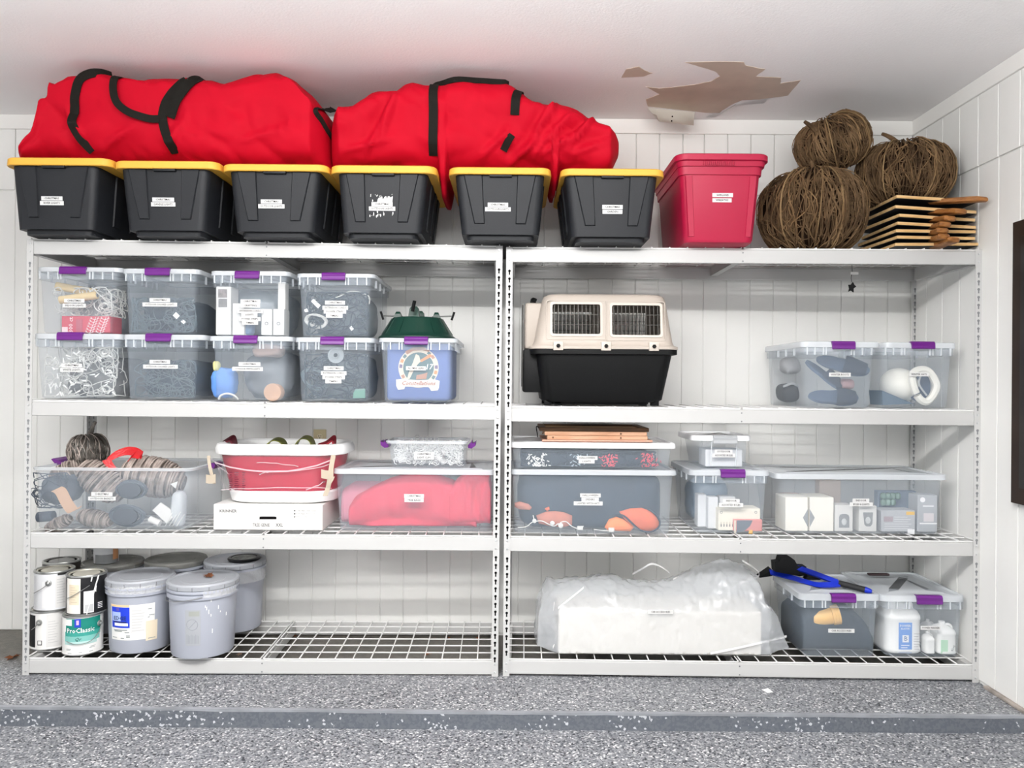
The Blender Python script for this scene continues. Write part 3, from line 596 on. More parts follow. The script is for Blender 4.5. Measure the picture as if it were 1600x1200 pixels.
def cbin(lid, body, bot, pyl, y0, depth, zb, rows, label, group=None, lat=None, lmat=PURP, white=False, flange=True, name='storage_bin', rim=False, tf=.010, r=.022, cat='bin'):
    T = Tub(*body, *bot, pyl, y0, depth, zb, tf, r)
    t = thing(name, label, cat, T.loc, group); h = T.zt - zb
    bm = NB(); loft(bm, [T.ring(zb, -.010), T.ring(zb + .004, -.002), T.ring(zb + .010), T.ring(zb + h * .5), T.ring(T.zt)], True, False); bd = part('body', bm, CB, t)
    ztop = T.zt
    if flange:      # stepped rim with upright ribs under the lid
        fh = min(.034, h * .14); bm = NB(); loft(bm, [T.ring(T.zt - fh, .001), T.ring(T.zt - fh - .001, .007), T.ring(T.zt, .007)], False, False); part('rim', bm, CB, t)
        q = T.rect(T.zt); xs = [q[0] + (q[1] - q[0]) * u for u in (.03, .14, .26, .30, .66, .70, .82, .95)]
        for x in xs:
            bm = NB(); box(bm, x - .0022, x + .0022, q[2] - .010, q[2] - .001, T.zt - fh, T.zt - .001); part('rim_rib', bm, CR, bd, False)
        for sgn in (0, 1):
            for yy in (.1, .2, .3):
                if yy > depth - .06: continue
                bm = NB(); xx = q[0] - .009 if sgn == 0 else q[1] + .001; box(bm, xx, xx + .008, y0 + yy, y0 + yy + .004, T.zt - fh, T.zt - .001); part('rim_rib', bm, CR, bd, False)
    if rim:         # open bin: rolled rim only
        bm = NB(); loft(bm, [T.ring(T.zt - .012, .001), T.ring(T.zt - .012, .008), T.ring(T.zt - .002, .011), T.ring(T.zt, .008), T.ring(T.zt + .001, .001)], False, False); part('rim', bm, CR, t)
    if lid:
        l, rr_, pt, pb = lid; ov = .012; x0, x1 = P(l, pb, y0 - ov).x, P(rr_, pb, y0 - ov).x; z0 = T.zt - .004; z1 = max(z0 + .008, P((l + rr_) / 2, pt, y0 - ov).z)
        R = lambda g, z: rr(x0 + g, x1 - g, y0 - ov + g, y0 + depth + ov - g, z, .032 - g * .5, 5)
        bm = NB(); loft(bm, [R(.003, z0), R(0, z0 + .002), R(.0015, z1 - .002), R(.006, z1), R(.018, z1), R(.022, z1 - .006), R(.06, z1 - .005), R(.065, z1 - .002), R(.12 if x1 - x0 > .3 else .09, z1 - .002)], False, True)
        part('lid', bm, CW if white else CL, t); ztop = z1
    if lat: latch(t, *lat, y0 - .012, lmat)
    strips(t, rows, T.yf)
    T.top = ztop; T.t = t
    return T
XMAS = lambda px, py, w: (px, py, w, XM)
G1 = 'clear purple-latched bins stacked on the left unit'
L2 = lambda px: dk('L', 1, P(px, 620, 3.25).x)
YA = 3.235
B = []
for lid, body, bot, pyl, rows, label, lat in (
    ((49, 188, 521, 527), (55, 185), (62, 176), 529, [XMAS(112.5, 571, 32), (112.5, 578, 36, 'WHITE LIGHTS')], 'clear latched bin of tangled white string lights standing on the shelf, bottom left', (91, 130.5, 520, 532)),
    ((189, 320, 522.5, 528), (195, 306), (200, 304), 530, [XMAS(250, 565.5, 32), (251, 573, 54, 'OUTDOOR COLORED LIGHTS')], 'clear latched bin of dark cords without tags, lower of its pair', (229, 268, 522, 534)),
    ((324, 456, 525, 530), (332, 446), (336, 445), 532, [XMAS(390, 569, 34), (387, 576.5, 48, 'OUTDOOR WHITE LIGHTS')], 'clear latched bin holding light blue cloth and a tan wooden disc', (366, 403, 525, 537)),
    ((459, 584, 527, 532), (465, 578), (469, 577), 534, [XMAS(521.5, 575.5, 31), (521.5, 583, 40, 'EXTENSION CORDS'), (521.5, 589.5, 35, 'POWER STRIPS'), (521, 596, 25, 'TIMERS')], 'clear latched bin of cords with a round clear reel at its top', (501.5, 538, 527, 539)),
    ((590, 715, 528, 533), (595, 707.5), (600, 706), 534, [(650, 575.5, 31, 'ALUMNI GEAR')], 'clear latched bin showing a blue shirt with a round printed emblem', (632, 669, 527, 539))):
    B.append(cbin(lid, body, bot, pyl, YA, .46, L2(bot[0] - 6) + .0006, rows, label, G1, lat))
A = []
for k, (lid, body, bot, pyl, rows, label, lat) in enumerate((
    ((54, 189, 417, 422), (60, 184), (66, 172), 424, [XMAS(116.5, 470, 32), (116.5, 477.5, 36, 'INDOOR LIGHTS')], 'clear latched bin with a red box and cream paper rolls, upper left corner bin', (94.5, 136, 417.5, 429)),
    ((188, 311, 419.5, 425), (195, 305), (198, 304), 427, [XMAS(250, 469, 32), (250, 476, 54, 'OUTDOOR COLORED LIGHTS')], 'clear latched bin of dark cords with two white tags, upper of its pair', (228, 266.5, 419.5, 431)),
    ((326, 452, 423, 428.5), (333, 445), (338, 444), 430, [XMAS(391.5, 471, 31), (391.5, 477.5, 30, 'CRAFTING'), (391, 486, 40, 'EXTENSION CORDS'), (390, 492, 25, 'LIGHTS'), (390.5, 498.5, 34, 'POWER STRIPS'), (391, 504.5, 25, 'TIMERS')], 'clear latched bin crowded with white boxes under six label strips', (368, 406, 424.5, 436)),
    ((461, 586, 427, 432), (466, 579), (472, 577), 433, [XMAS(523.5, 473, 31), (524, 481, 40, 'EXTENSION CORDS'), (523.5, 487, 35, 'POWER STRIPS'), (522.5, 493.5, 26, 'TIMERS')], 'clear latched bin with a looped white cord, upper of its pair', (503.5, 540, 427, 438.5)))):
    A.append(cbin(lid, body, bot, pyl, YA + .003, .46, B[k].top + .0005, rows, label, G1, lat))
# contents -------------------------------------------------------------
NAVY = mat('dark_cord', '1e3343', 0.6, 0.3, vary=.3, vscale=30); NAVY2 = mat('slate_cord', '54646d', 0.55, 0.35); WCORD = mat('white_cord', 'dcdcd8', 0.5, 0.4); TAN = mat('cream_paper_roll', 'e9cf9a', 0.7, 0.2, vary=.1)
WBOX = mat('white_carton', 'dddcd9', 0.6, 0.3); GREYBAG = mat('grey_film', '8e979e', 0.35, 0.5, vary=.25, vscale=12); TAGW = mat('white_tag', 'f7f7f7', 0.5); DGREY = mat('dark_grey_print', '74777a', 0.6); PINK = mat('red_carton', 'c83a50', 0.6, 0.3)
def lo(T, g=.012):     # inner box near the bottom
    q = T.rect(T.zb + .012); return q[0] + g, q[1] - g, q[2] + g, q[3] - g, T.zb + .008
def cords(T, h, n, r, seed, label, m=NAVY, m2=NAVY2, core=True, cat='cords', n2=None):
    x0, x1, y0, y1, z0 = lo(T); bm = NB()
    if core: blob(bm, ((x0 + x1) / 2, (y0 + y1) / 2 + .012, z0 + h / 2), ((x1 - x0) / 2 - .012, (y1 - y0) / 2 - .02, h / 2 - .004), .45, .014, 14, 36, 18, seed, floor=z0)
    else: tangle(bm, x0, x1, y0, y1, z0 + r, z0 + h, n, r, seed + 50)
    o = solo('cord_bundle', bm, m, label, cat, 'cords stored in the clear bins')
    bm = NB(); tangle(bm, x0 + .004, x1 - .004, y0, y0 + .05, z0 + .006, z0 + h - .006, n, r, seed, step=.35); part('loose_strands', bm, m2, o, stuff=True)
    return o
def carton(px0, px1, py0, py1, y, dep, m, label, cat='box', group=None, zb=None, flap=True):
    a, b = P(px0, py1, y), P(px1, py0, y); z0 = a.z if zb is None else zb
    bm = bbox(a.x, b.x, y, y + dep, z0, max(b.z, z0 + .01), .002, 1); o = solo('carton', bm, m, label, cat, group, False)
    if flap:
        bm = NB(); xm = (a.x + b.x) / 2; z1 = max(b.z, z0 + .01); w = (b.x - a.x) / 2 - .002
        box(bm, xm - w, xm + w, y + .002, y + dep / 2 - .001, z1 - .001, z1 + .0008); part('flap', bm, m, o, False)
        bm = NB(); box(bm, xm - w, xm + w, y + dep / 2 + .001, y + dep - .002, z1 - .001, z1 + .0008); part('flap', bm, m, o, False)
    return o
def rolltube(a, b, r, m, label, cat='roll', seg=16, name='paper_roll'):
    bm = NB(); d = (b - a).normalized()
    for k in (1.0,): tube(bm, [a, a + (b - a) * .5, b], r, seg)
    o = solo(name, bm, m, label, cat); bm = NB(); tube(bm, [b - d * .001, b + d * .0012], r * .55, 12); part('core', bm, DGREY, o)
    return o
# A1
T = A[0]; y = T.yf(T.zb + .1) + .018
o = carton(96, 172, 494.5, 522, y - .004, .10, PINK, 'red light box with white printed branches inside the upper left bin', zb=T.zb + .006)
text(o, '300 ct', (P(112, 508, y).x, y - .0055, P(112, 508, y).z), .026, mat('pale_print', 'f3d9dc', .6), rot=(math.pi / 2, -math.pi / 2, 0))
slab(o, 'print_block', 119, 129, 499, 519, y - .0045, mat('dusk_print', 'b64a60', .6)); slab(o, 'print_block', 97, 106, 511, 520, y - .0045, mat('pale_print', 'f3d9dc', .6))
for k, (sx, sy2) in enumerate(((140, 521), (156, 521))):
    bm = NB()
    for s in range(6):
        px, py = sx + s * 1.6, sy2 - s * 4.2; ang = -.2
        tube(bm, [P(px, py, y - .005), P(px + 1.6, py - 4.2, y - .005)], .0012, 4)
        for sg in (-1, 1): tube(bm, [P(px, py, y - .005), P(px + sg * 7, py - 3, y - .005)], .001, 4); tube(bm, [P(px + sg * 4, py - 1.7, y - .005), P(px + sg * 6, py - 5, y - .005)], .001, 4)
    part('printed_branch', bm, TAGW, o, stuff=True)
rolltube(P(88, 447, y + .06), P(150, 458, y + .09), .018, TAN, 'upper cream paper roll in the upper left bin'); rolltube(P(94, 469, y + .02), P(152, 461, y + .03), .017, TAN, 'lower cream paper roll above the red box')
x0, x1, y0, y1, z0 = lo(T); bm = NB(); tangle(bm, x0, x1, y0 + .02, y0 + .16, z0 + .07, T.zb + .20, 34, .0022, 3); o = solo('string_lights', bm, WCORD, 'white string lights heaped in the upper left bin', 'lights')
bm = NB(); blob(bm, ((x0 + x1) / 2, (y0 + y1) / 2 + .06, z0 + .085), ((x1 - x0) / 2 - .01, .15, .085), .5, .02, 14, 30, 16, 4, floor=z0); part('bundle', bm, mat('pale_grey_film', 'a5a6a8', .5, vary=.3, vscale=20), o)
# A2, B2
o = cords(A[1], .155, 46, .0022, 11, 'dark cord bundle with white tags in the upper bin', n2=1); y = A[1].yf(A[1].zb + .1) + .016
for cx, cy, r in ((275.5, 493, 5.5), (286.5, 502.5, 4)): 
    bm = NB(); poly(bm, [(cx - r, cy), (cx + .6, cy + r), (cx + r, cy + .4), (cx - .4, cy - r)], y); part('paper_tag', bm, TAGW, o, False)
cords(B[1], .165, 34, .0018, 12, 'dark cord bundle filling the lower bin below the tagged one')
# A3
T = A[2]; y = T.yf(T.zb + .1) + .016
o = carton(337, 361, 448, 524, y, .09, WBOX, 'tall white carton with two grey pictures at the left of its bin', zb=T.zb + .006)
slab(o, 'printed_picture', 341, 355, 452, 465, y, mat('photo_print_warm', '8d8280', .6, vary=.4, vscale=60)); slab(o, 'printed_picture', 341.5, 355, 467, 480, y, mat('photo_print_cool', '83807f', .6, vary=.4, vscale=60))
for k in range(11): slab(o, 'print_line', 341, 349 + (k * 5) % 4, 485 + 3.1 * k, 486 + 3.1 * k, y, mat('faint_print', 'd4d4d4', .6))
o = carton(363, 382, 474, 524, y + .004, .10, WBOX, 'white carton partly behind the six label strips', zb=T.zb + .006)
for px0, px1, w in ((408, 425, 'left'), (426.5, 444, 'right')):
    o = carton(px0, px1, 483, 524, y + .002, .08, WBOX, 'narrow white carton with a small ring mark, %s one of two' % w, zb=T.zb + .006)
    bm = NB(); c = P((px0 + px1) / 2, 505.5, y); tube(bm, [c + Vector((.0065 * math.cos(a * .52), -.001, .0065 * math.sin(a * .52))) for a in range(12)], .0012, 4, closed=True); part('ring_mark', bm, DGREY, o)
o = carton(434, 446, 441, 480, y + .03, .05, mat('pale_carton', 'e9e6e2', .6), 'pale carton standing on the two ring-marked cartons', zb=P(440, 482.5, y).z)
x0, x1, y0, y1, z0 = lo(T); bm = NB(); blob(bm, ((x0 + x1) / 2 - .01, (y0 + y1) / 2 + .05, z0 + .105), ((x1 - x0) / 2 - .02, .15, .105), .55, .025, 12, 40, 22, 5, floor=z0); o = solo('grey_film_bag', bm, GREYBAG, 'crumpled grey film bag behind the white cartons', 'bag')
bm = NB(); blob(bm, P(388, 521, y + .05) + Vector((0, 0, .02)), (.022, .03, .03), .6, .006, 20, 20, 12, 6, floor=z0); solo('blue_cloth', bm, mat('steel_blue_cloth', '6c87a6', .8), 'small steel blue cloth between the white cartons', 'cloth')
# A4, B4
T = A[3]; o = cords(T, .19, 38, .0026, 21, 'slate cord bundle with a looped white cord in front', m=mat('slate_core', '5a6872', .6, vary=.3, vscale=18), m2=NAVY); y = T.yf(T.zb + .08) + .014
bm = NB(); coil(bm, P(494, 501, y + .016), .042, .0028, 9, Matrix.Rotation(.12, 3, 'Y') @ Matrix.Rotation(.45, 3, 'X'), 3); tube(bm, crv([P(508, 471, y + .02), P(530, 463, y + .02), P(550, 455, y + .02), P(575, 462, y + .02), P(577, 475, y + .03)], 6), .0026, 5); solo('cord_coil', bm, WCORD, 'coiled white extension cord in the upper cord bin', 'cord')
bm = NB(); poly(bm, [(486, 471), (490, 467), (501, 477), (497, 482)], y); part('paper_tag', bm, TAGW, o, False); bm = NB(); poly(bm, [(475, 484), (480, 482), (482, 487), (477, 488)], y); poly(bm, [(546, 512), (549, 509), (553, 514), (549, 517)], y); part('paper_tag', bm, TAGW, o, False, stuff=True)
T = B[3]; o = cords(T, .20, 40, .003, 22, 'slate cord bundle below the clear reel', m=mat('slate_core', '5a6872', .6), m2=NAVY); y = T.yf(T.zb + .15) + .012
bm = NB(); c = P(525, 555, y + .004); M = Matrix.Rotation(math.pi / 2, 3, 'X')
lathe(bm, [(.033, 0), (.034, .004), (.030, .004), (.029, .001)], c, 28, False, False, mtx=M); lathe(bm, [(.013, -.002), (.013, .008), (.009, .008), (.009, -.002)], c, 20, False, False, mtx=M); lathe(bm, [(.033, 0), (.013, 0)], c, 28, False, False, mtx=M); solo('clear_reel', bm, clear('reel_plastic', 'cfd8dc', .5, .2), 'round clear plastic reel at the top of the cord bin', 'reel')
bm = NB(); coil(bm, P(493, 592, y + .02), .06, .003, 7, Matrix.Rotation(.4, 3, 'Y'), 5); solo('cord_coil', bm, NAVY2, 'looped slate cord in the cord bin with the reel', 'cord')
bm = NB(); poly(bm, [(553, 614), (556, 608), (571, 607), (571, 622), (552, 622)], y + .002, .01); solo('green_cloth', bm, mat('sea_green_cloth', '6f8f88', .8), 'sea green cloth scrap low in the reel bin', 'cloth')
# B1
T = B[0]; x0, x1, y0, y1, z0 = lo(T); bm = NB(); tangle(bm, x0, x1, y0, y0 + .14, z0 + .004, T.zb + .22, 50, .0021, 31, step=.4); o = solo('string_lights', bm, WCORD, 'white string lights tangled in the lower left bin', 'lights')
bm = NB(); rnd = random.Random(8)
for k in range(60):
    p = Vector((rnd.uniform(x0, x1), y0 + rnd.uniform(0, .02), z0 + .01 + rnd.random() ** 1.6 * .19)); d = Vector((rnd.uniform(-1, 1), rnd.uniform(-.3, .3), rnd.uniform(-1, 1))).normalized(); tube(bm, [p, p + d * .012, p + d * .022], .0036, 5, taper=(1.1, .5))
part('bulbs', bm, mat('frost_bulb', 'fbfbf8', .3), o, stuff=True)
bm = NB(); blob(bm, ((x0 + x1) / 2, (y0 + y1) / 2 + .05, z0 + .085), ((x1 - x0) / 2 - .012, .16, .085), .5, .02, 14, 36, 18, 9, floor=z0); part('bundle', bm, mat('grey_bundle', '8f8f8f', .7, vary=.45, vscale=22), o)
# B3
T = B[2]; y = T.yf(T.zb + .1) + .014; x0, x1, y0, y1, z0 = lo(T)
bm = NB(); blob(bm, ((x0 + x1) / 2 + .03, (y0 + y1) / 2 + .03, z0 + .10), (.11, .17, .10), .6, .02, 12, 40, 22, 12, fold=.02, floor=z0); solo('grey_cloth', bm, mat('ash_grey_cloth', '7d8288', .85, vary=.2, vscale=10), 'ash grey cloth bundle in the bin with the wooden disc', 'cloth')
bm = NB(); blob(bm, P(352, 598, y + .06) + Vector((0, 0, 0)), (.048, .055, .062), .6, .01, 16, 30, 18, 13, fold=.012, floor=z0); solo('blue_cloth', bm, mat('light_blue_cloth', '5f90d6', .85), 'light blue cloth in the bin with the wooden disc', 'cloth')
bm = NB(); c = P(426, 613, y + .008); lathe(bm, [(.036, -.05), (.038, 0), (.036, .004)], c, 28, mtx=M); solo('wooden_disc', bm, mat('tan_wood_disc', 'c9a184', .6, vary=.15, vscale=20), 'tan wooden disc at the lower right of its bin', 'disc')
bm = NB(); tube(bm, crv([P(342, 624, y), P(345, 618, y), P(355, 615, y), P(366, 618, y), P(372, 624, y + .01)], 6), .0045, 6); solo('rope_loop', bm, WCORD, 'white rope loop on the floor of the cloth bin', 'rope')
bm = NB(); blob(bm, P(339, 573, y + .03), (.014, .02, .022), .7, .005, 20, 16, 10, 14); solo('yellow_cloth', bm, mat('pale_yellow_cloth', 'd9d493', .8), 'pale yellow scrap above the light blue cloth', 'cloth')
bm = NB(); blob(bm, P(420, 548, y + .06), (.06, .06, .028), .6, .01, 14, 24, 14, 15); solo('rose_cloth', bm, mat('rose_grey_cloth', 'a8928a', .85), 'rose grey cloth on top in the cloth bin', 'cloth')
# B5 shirt and emblem
T = B[4]; x0, x1, y0, y1, z0 = lo(T, .008); y = T.yf(T.zb + .1) + .016
bm = bbox(x0, x1, y, y1 - .05, z0, T.zb + .25, .018, 3); o = solo('folded_shirt', bm, mat('periwinkle_shirt', '5b72ad', .85, vary=.12, vscale=7, bump=.1, bscale=40), 'periwinkle blue folded shirt with a round emblem print', 'shirt', ang=1)
CRM = mat('cream_print', 'd9cdbb', .7); TEAL = mat('teal_print', '4f6d72', .7); ORN = mat('orange_print', 'd98a54', .7); PLUM = mat('plum_print', '6a5a80', .7); RUST = mat('rust_print', 'b0806a', .7)
cx, cy = 654, 574.5
circ = lambda r, a0=0, a1=360, n=36: [(cx + r * math.cos(math.radians(a0 + (a1 - a0) * k / n)), cy - r * math.sin(math.radians(a0 + (a1 - a0) * k / n))) for k in range(n + (a1 - a0 < 360))]
bm = NB(); poly(bm, circ(31.5), y - .0002); em = part('emblem', bm, CRM, o, False)
bm = NB(); poly(bm, circ(24), y - .0012); part('emblem_field', bm, TEAL, em, False)
for k in range(15):
    a0 = -40 + k * 260 / 15 + 1.5; a1 = a0 + 260 / 15 - 6
    if 50 < a0 < 120: continue
    bm = NB(); poly(bm, circ(30, a0, a1, 3) + circ(25.5, a1, a0, 3) if False else circ(30, a0, a1, 3) + circ(25.5, a0, a1, 3)[::-1], y - .0012); part('emblem_tile', bm, (TEAL, ORN, PLUM, CRM, RUST)[k % 5], em, False)
bm = NB(); poly(bm, [(656, 563), (672, 553), (675, 555), (673, 558), (658, 566)], y - .0024); part('printed_bat', bm, ORN, em, False)
bm = NB(); poly(bm, [(650, 553), (655, 556), (657, 565), (652, 570), (646, 580), (640, 592), (636, 592), (640, 578), (645, 567)], y - .0024); part('printed_player', bm, CRM, em, False)
bm = NB(); poly(bm, [(651, 586), (658, 585), (668, 582), (666, 592), (650, 593)], y - .0024); part('printed_player', bm, RUST, em, False)
bm = NB(); poly(bm, [(633, 549), (645, 543), (661, 542), (672, 547), (670, 550), (660, 547), (646, 548), (636, 554)], y - .0024); part('arch_lettering', bm, RUST, em, False)
text(em, '17', (P(670, 573.5, y).x, y - .0035, P(670, 573.5, y).z), .032, mat('white_print', 'f4f4f4', .6), shear=.2)
bm = NB(); poly(bm, [(619, 593), (627, 592), (653, 594), (680, 593), (687, 595), (686, 606), (684, 610), (674, 611), (670, 605), (653, 605), (633, 604), (632, 608), (622, 609), (619, 603)], y - .003); part('emblem_banner', bm, mat('banner_print', 'dcd6cd', .6), em, False)
text(em, 'Constellations', (P(653.5, 599, y).x, y - .005, P(653.5, 599, y).z), .026, mat('banner_ink', '9c4a2c', .7), shear=.35, sx=.95)

# right unit: two end-on bins of winter gear
zb = dk('R', 1, P(1310, 630, 3.24).x)
G2 = 'clear purple-latched bins on the right unit'
C2 = cbin((1383, 1498, 535, 541), (1379, 1489), (1380, 1482), 543, 3.255, .44, zb, [(1435.5, 585, 30, 'WINTER HATS')], 'clear latched bin holding a rounded white helmet', G2, (1423, 1459, 534.5, 545.5))
C1 = cbin((1253, 1378, 533.5, 540), (1257, 1366), (1258, 1360), 542, 3.222, .47, zb, [(1312, 585.5, 34, 'WINTER BOOTS')], 'clear latched bin holding grey slippers', G2, (1299, 1335, 534, 546))
SLIP = mat('slate_slipper', '51627a', .85, 0.2, vary=.15, vscale=20); y = C1.yf(C1.zb + .1) + .014
def slipper(a, b, wd, nrm, label, z=None):
    a, b = Vector(a), Vector(b); d = b - a; n = Vector(nrm).normalized(); s = d.cross(n).normalized(); bm = NB(); rings = []
    for th in (0, .010, .013):
        ring = []
        for k in range(28):
            an = 2 * math.pi * k / 28; u = .5 + .5 * math.cos(an); w = wd * (.36 + .14 * u) * (1 - .22 * math.exp(-((u - .45) / .15) ** 2)); ring.append(a + d * u + s * (math.sin(an) * w * (1 if th < .012 else .93)) + n * th)
        rings.append(ring)
    loft(bm, rings); o = solo('slipper', bm, SLIP, label, 'slipper', 'grey slippers in the bin'); bm = NB(); rings = []
    for k in range(9):
        an = math.pi * k / 8; rings.append([a + d * (.52 + .42 * v) + s * (math.cos(an) * wd * .46 * (1 - .3 * v * v)) + n * (.013 + .035 * math.sin(an) * (1 - .6 * v)) for v in (0, .25, .5, .75, 1)])
    loft(bm, rings, False, False, closed=False); bmesh.ops.solidify(bm, geom=bm.faces[:], thickness=.003); part('strap', bm, mat('dark_slate_strap', '3c4a5f', .8), o)
    return o
z0 = C1.zb + .012
slipper((P(1262, 620, y + .06)), (P(1340, 624, y + .02)), .10, (0, -.75, .6), 'lower grey slipper leaning at the bottom of the bin')
slipper((P(1275, 562, y + .09)), (P(1358, 582, y + .015)), .095, (-.15, -.8, .55), 'upper grey slipper with its sole towards the front')
slipper((P(1258, 566, y + .14)), (P(1318, 612, y + .05)), .09, (.3, -.5, .8), 'middle grey slipper crossing between the two others')
bm = NB(); c = P(1231, 605, 3.60); c.z = z0 + .045; blob(bm, c, (.045, .06, .045), .8, .008, 14, 24, 14, 3, floor=z0); o = solo('dark_shoe', bm, mat('charcoal_shoe', '3d4146', .7), 'dark grey shoe at the back of the slipper bin', 'shoe')
bm = NB(); tube(bm, crv([c + Vector((-.03, -.03, .03)), c + Vector((0, -.06, .045)), c + Vector((.035, -.03, .03))], 6), .006, 6); part('strap', bm, mat('pale_grey_strap', 'b9bcbf', .6), o)
bm = NB(); blob(bm, c + Vector((.008, -.01, .125)), (.042, .06, .04), .75, .01, 14, 24, 14, 8); solo('pale_boot', bm, mat('pale_grey_boot', 'b7b8ba', .7), 'pale grey boot above the dark shoe in the bin', 'boot')
bm = NB(); blob(bm, P(1322, 600, y + .05), (.03, .03, .022), .7, .004, 14, 16, 10, 2); solo('rose_ball', bm, mat('rose_brown', '9d7d80', .7), 'small rose brown bundle between the slippers', 'bundle')
y = C2.yf(C2.zb + .1) + .02; z0 = C2.zb + .012
bm = NB(); c = P(1404, 600, y + .10); c.z = z0 + .085; HW = mat('helmet_white', 'f1efe6', .4)
blob(bm, c, (.075, .09, .075), .95, .002, 10, 30, 18, 1, Matrix.Rotation(.25, 3, 'Y')); o = solo('helmet', bm, HW, 'rounded white helmet lying in the bin by the right wall', 'helmet')
bm = NB(); tube(bm, crv([P(1433, 618, y), P(1446, 628, y), P(1458, 618, y), P(1463, 600, y), P(1450, 580, y + .01), P(1432, 579, y + .01), P(1425, 592, y)], 6, True), .016, 8); part('padded_ring', bm, HW, o)
bm = NB(); cc = P(1436, 604, y + .035); rings = []
for k in range(6): 
    f = k / 5; rings.append([cc + Vector((.050 * (1 - .12 * f) * math.cos(a * .314), .03 * f, .066 * (1 - .12 * f) * math.sin(a * .314))) for a in range(20)])
loft(bm, rings); part('lining', bm, SLIP, o)
bm = NB(); tube(bm, crv([P(1428, 583, y - .003), P(1425, 600, y - .006), P(1430, 618, y - .003)], 6), .004, 6); tube(bm, crv([P(1440, 584, y), P(1436, 600, y - .006), P(1448, 618, y)], 6), .004, 6); part('chin_strap', bm, mat('pale_grey_strap', 'b9bcbf', .6), o)
bm = NB(); a = [P(1378, 610, y + .01), P(1428, 631, y + .01), P(1380, 636, y + .01)]
for v in a: v.z = max(v.z, z0)
loft(bm, [a, [v + Vector((0, .12, 0)) for v in a]]); solo('visor', bm, mat('steel_blue_visor', '4b6378', .4), 'steel blue wedge shaped visor under the helmet', 'visor', smooth=False)
# ------------------------------------------------------------------ pet carrier
zb = dk('R', 1, P(940, 630, 3.3).x); yk = 3.25; DK = .40
BEIGE = mat('beige_carrier_plastic', 'b3a99f', 0.5, 0.4, bump=.04, bscale=200); BLK = mat('black_carrier_plastic', '0b0c0d', 0.55, 0.22, bump=.05, bscale=220); WIRE = mat('dark_wire', '6c6a66', .35, .5, .6)
def bool_cut(o, cuts):
    for x0, x1, y0, y1, z0, z1 in cuts:
        bm = NB(); box(bm, x0, x1, y0, y1, z0, z1); bmesh.ops.recalc_face_normals(bm, faces=bm.faces); me = bpy.data.meshes.new('c'); bm.to_mesh(me); bm.free(); c = bpy.data.objects.new('c', me); COL.objects.link(c); c.matrix_world = Matrix.Translation(LOC[o.name]) @ Matrix.Identity(4); c.location = (0, 0, 0)
        md = o.modifiers.new('b', 'BOOLEAN'); md.operation = 'DIFFERENCE'; md.solver = 'EXACT'; md.object = c; bpy.context.view_layer.update()
        new = bpy.data.meshes.new_from_object(o.evaluated_get(bpy.context.evaluated_depsgraph_get())); o.modifiers.clear(); o.data = new; bpy.data.objects.remove(c); bpy.data.meshes.remove(me)
t = thing('pet_carrier', 'beige and black plastic pet carrier with two barred side windows', 'carrier', Vector((P(940, 600, yk).x, yk + DK / 2, zb)))
X = lambda px, py=540: P(px, py, yk).x
Z = lambda py, px=940: P(px, py, yk).z
zr = Z(545); zt = Z(457.5)
R4 = lambda x0, x1, f, z, g=0, r=.05: rr(x0 + g, x1 - g, yk + f + g, yk + DK - f - g, z, r, 5)
bm = NB(); loft(bm, [R4(X(853), X(1032), .035, zb + .014), R4(X(847), X(1040), .028, zb + .026), R4(X(838), X(1054), .008, zr - .02)], True, False); part('lower_shell', bm, BLK, t)
bm = NB(); loft(bm, [R4(X(833), X(1058), .002, zr - .024), R4(X(829), X(1061), -.008, zr - .022), R4(X(829), X(1061), -.008, zr - .002), R4(X(834), X(1056), .0, zr)], True, True); part('rim', bm, BLK, t)
outer = [R4(X(827), X(1062), -.012, zr - .001), R4(X(827), X(1062), -.012, zr + .010), R4(X(832), X(1056), -.006, zr + .016), R4(X(835), X(1054), 0, zr + .03), R4(X(847), X(1044), .022, zt - .03), R4(X(850), X(1042), .03, zt - .012), R4(X(855), X(1037), .04, zt - .003), R4(X(862), X(1030), .055, zt)]
inner = [R4(X(827), X(1062), -.012, zr - .001, .012), R4(X(835), X(1054), 0, zr + .03, .006), R4(X(847), X(1044), .022, zt - .03, .006), R4(X(858), X(1034), .045, zt - .008, .004)]
bm = NB(); Ro = loft(bm, outer, False, True); Ri = loft(bm, inner, False, True); n = len(Ro[0])
for i in range(n): bm.faces.new((Ro[0][i], Ro[0][(i + 1) % n], Ri[0][(i + 1) % n], Ri[0][i]))
sh = part('upper_shell', bm, BEIGE, t)
wins = [(863, 938, 475, 522), (956.5, 1032, 476, 523)]
bool_cut(sh, [(X(a), X(b), yk - .1, yk + DK + .1, Z(d), Z(c)) for a, b, c, d in wins]); sh.data.polygons.foreach_set('use_smooth', [True] * len(sh.data.polygons)); sh.data.set_sharp_from_angle(angle=.5)
yz = lambda z: yk + .022 * (z - zr - .03) / (zt - zr - .06)
def framering(x0, x1, z0, z1, w, th, m, name, parent, off=0.0, r=.008):
    def rg(g, d):
        q = rr(x0 - g, x1 + g, z0 - g, z1 + g, 0, r + max(g, 0) * .5, 3); return [Vector((p.x, yz(p.y) - d - off, p.y)) for p in q]
    bm = NB(); loft(bm, [rg(0, -.006), rg(0, th), rg(w, th), rg(w, -.002)], False, False); return part(name, bm, m, parent, ang=.5)
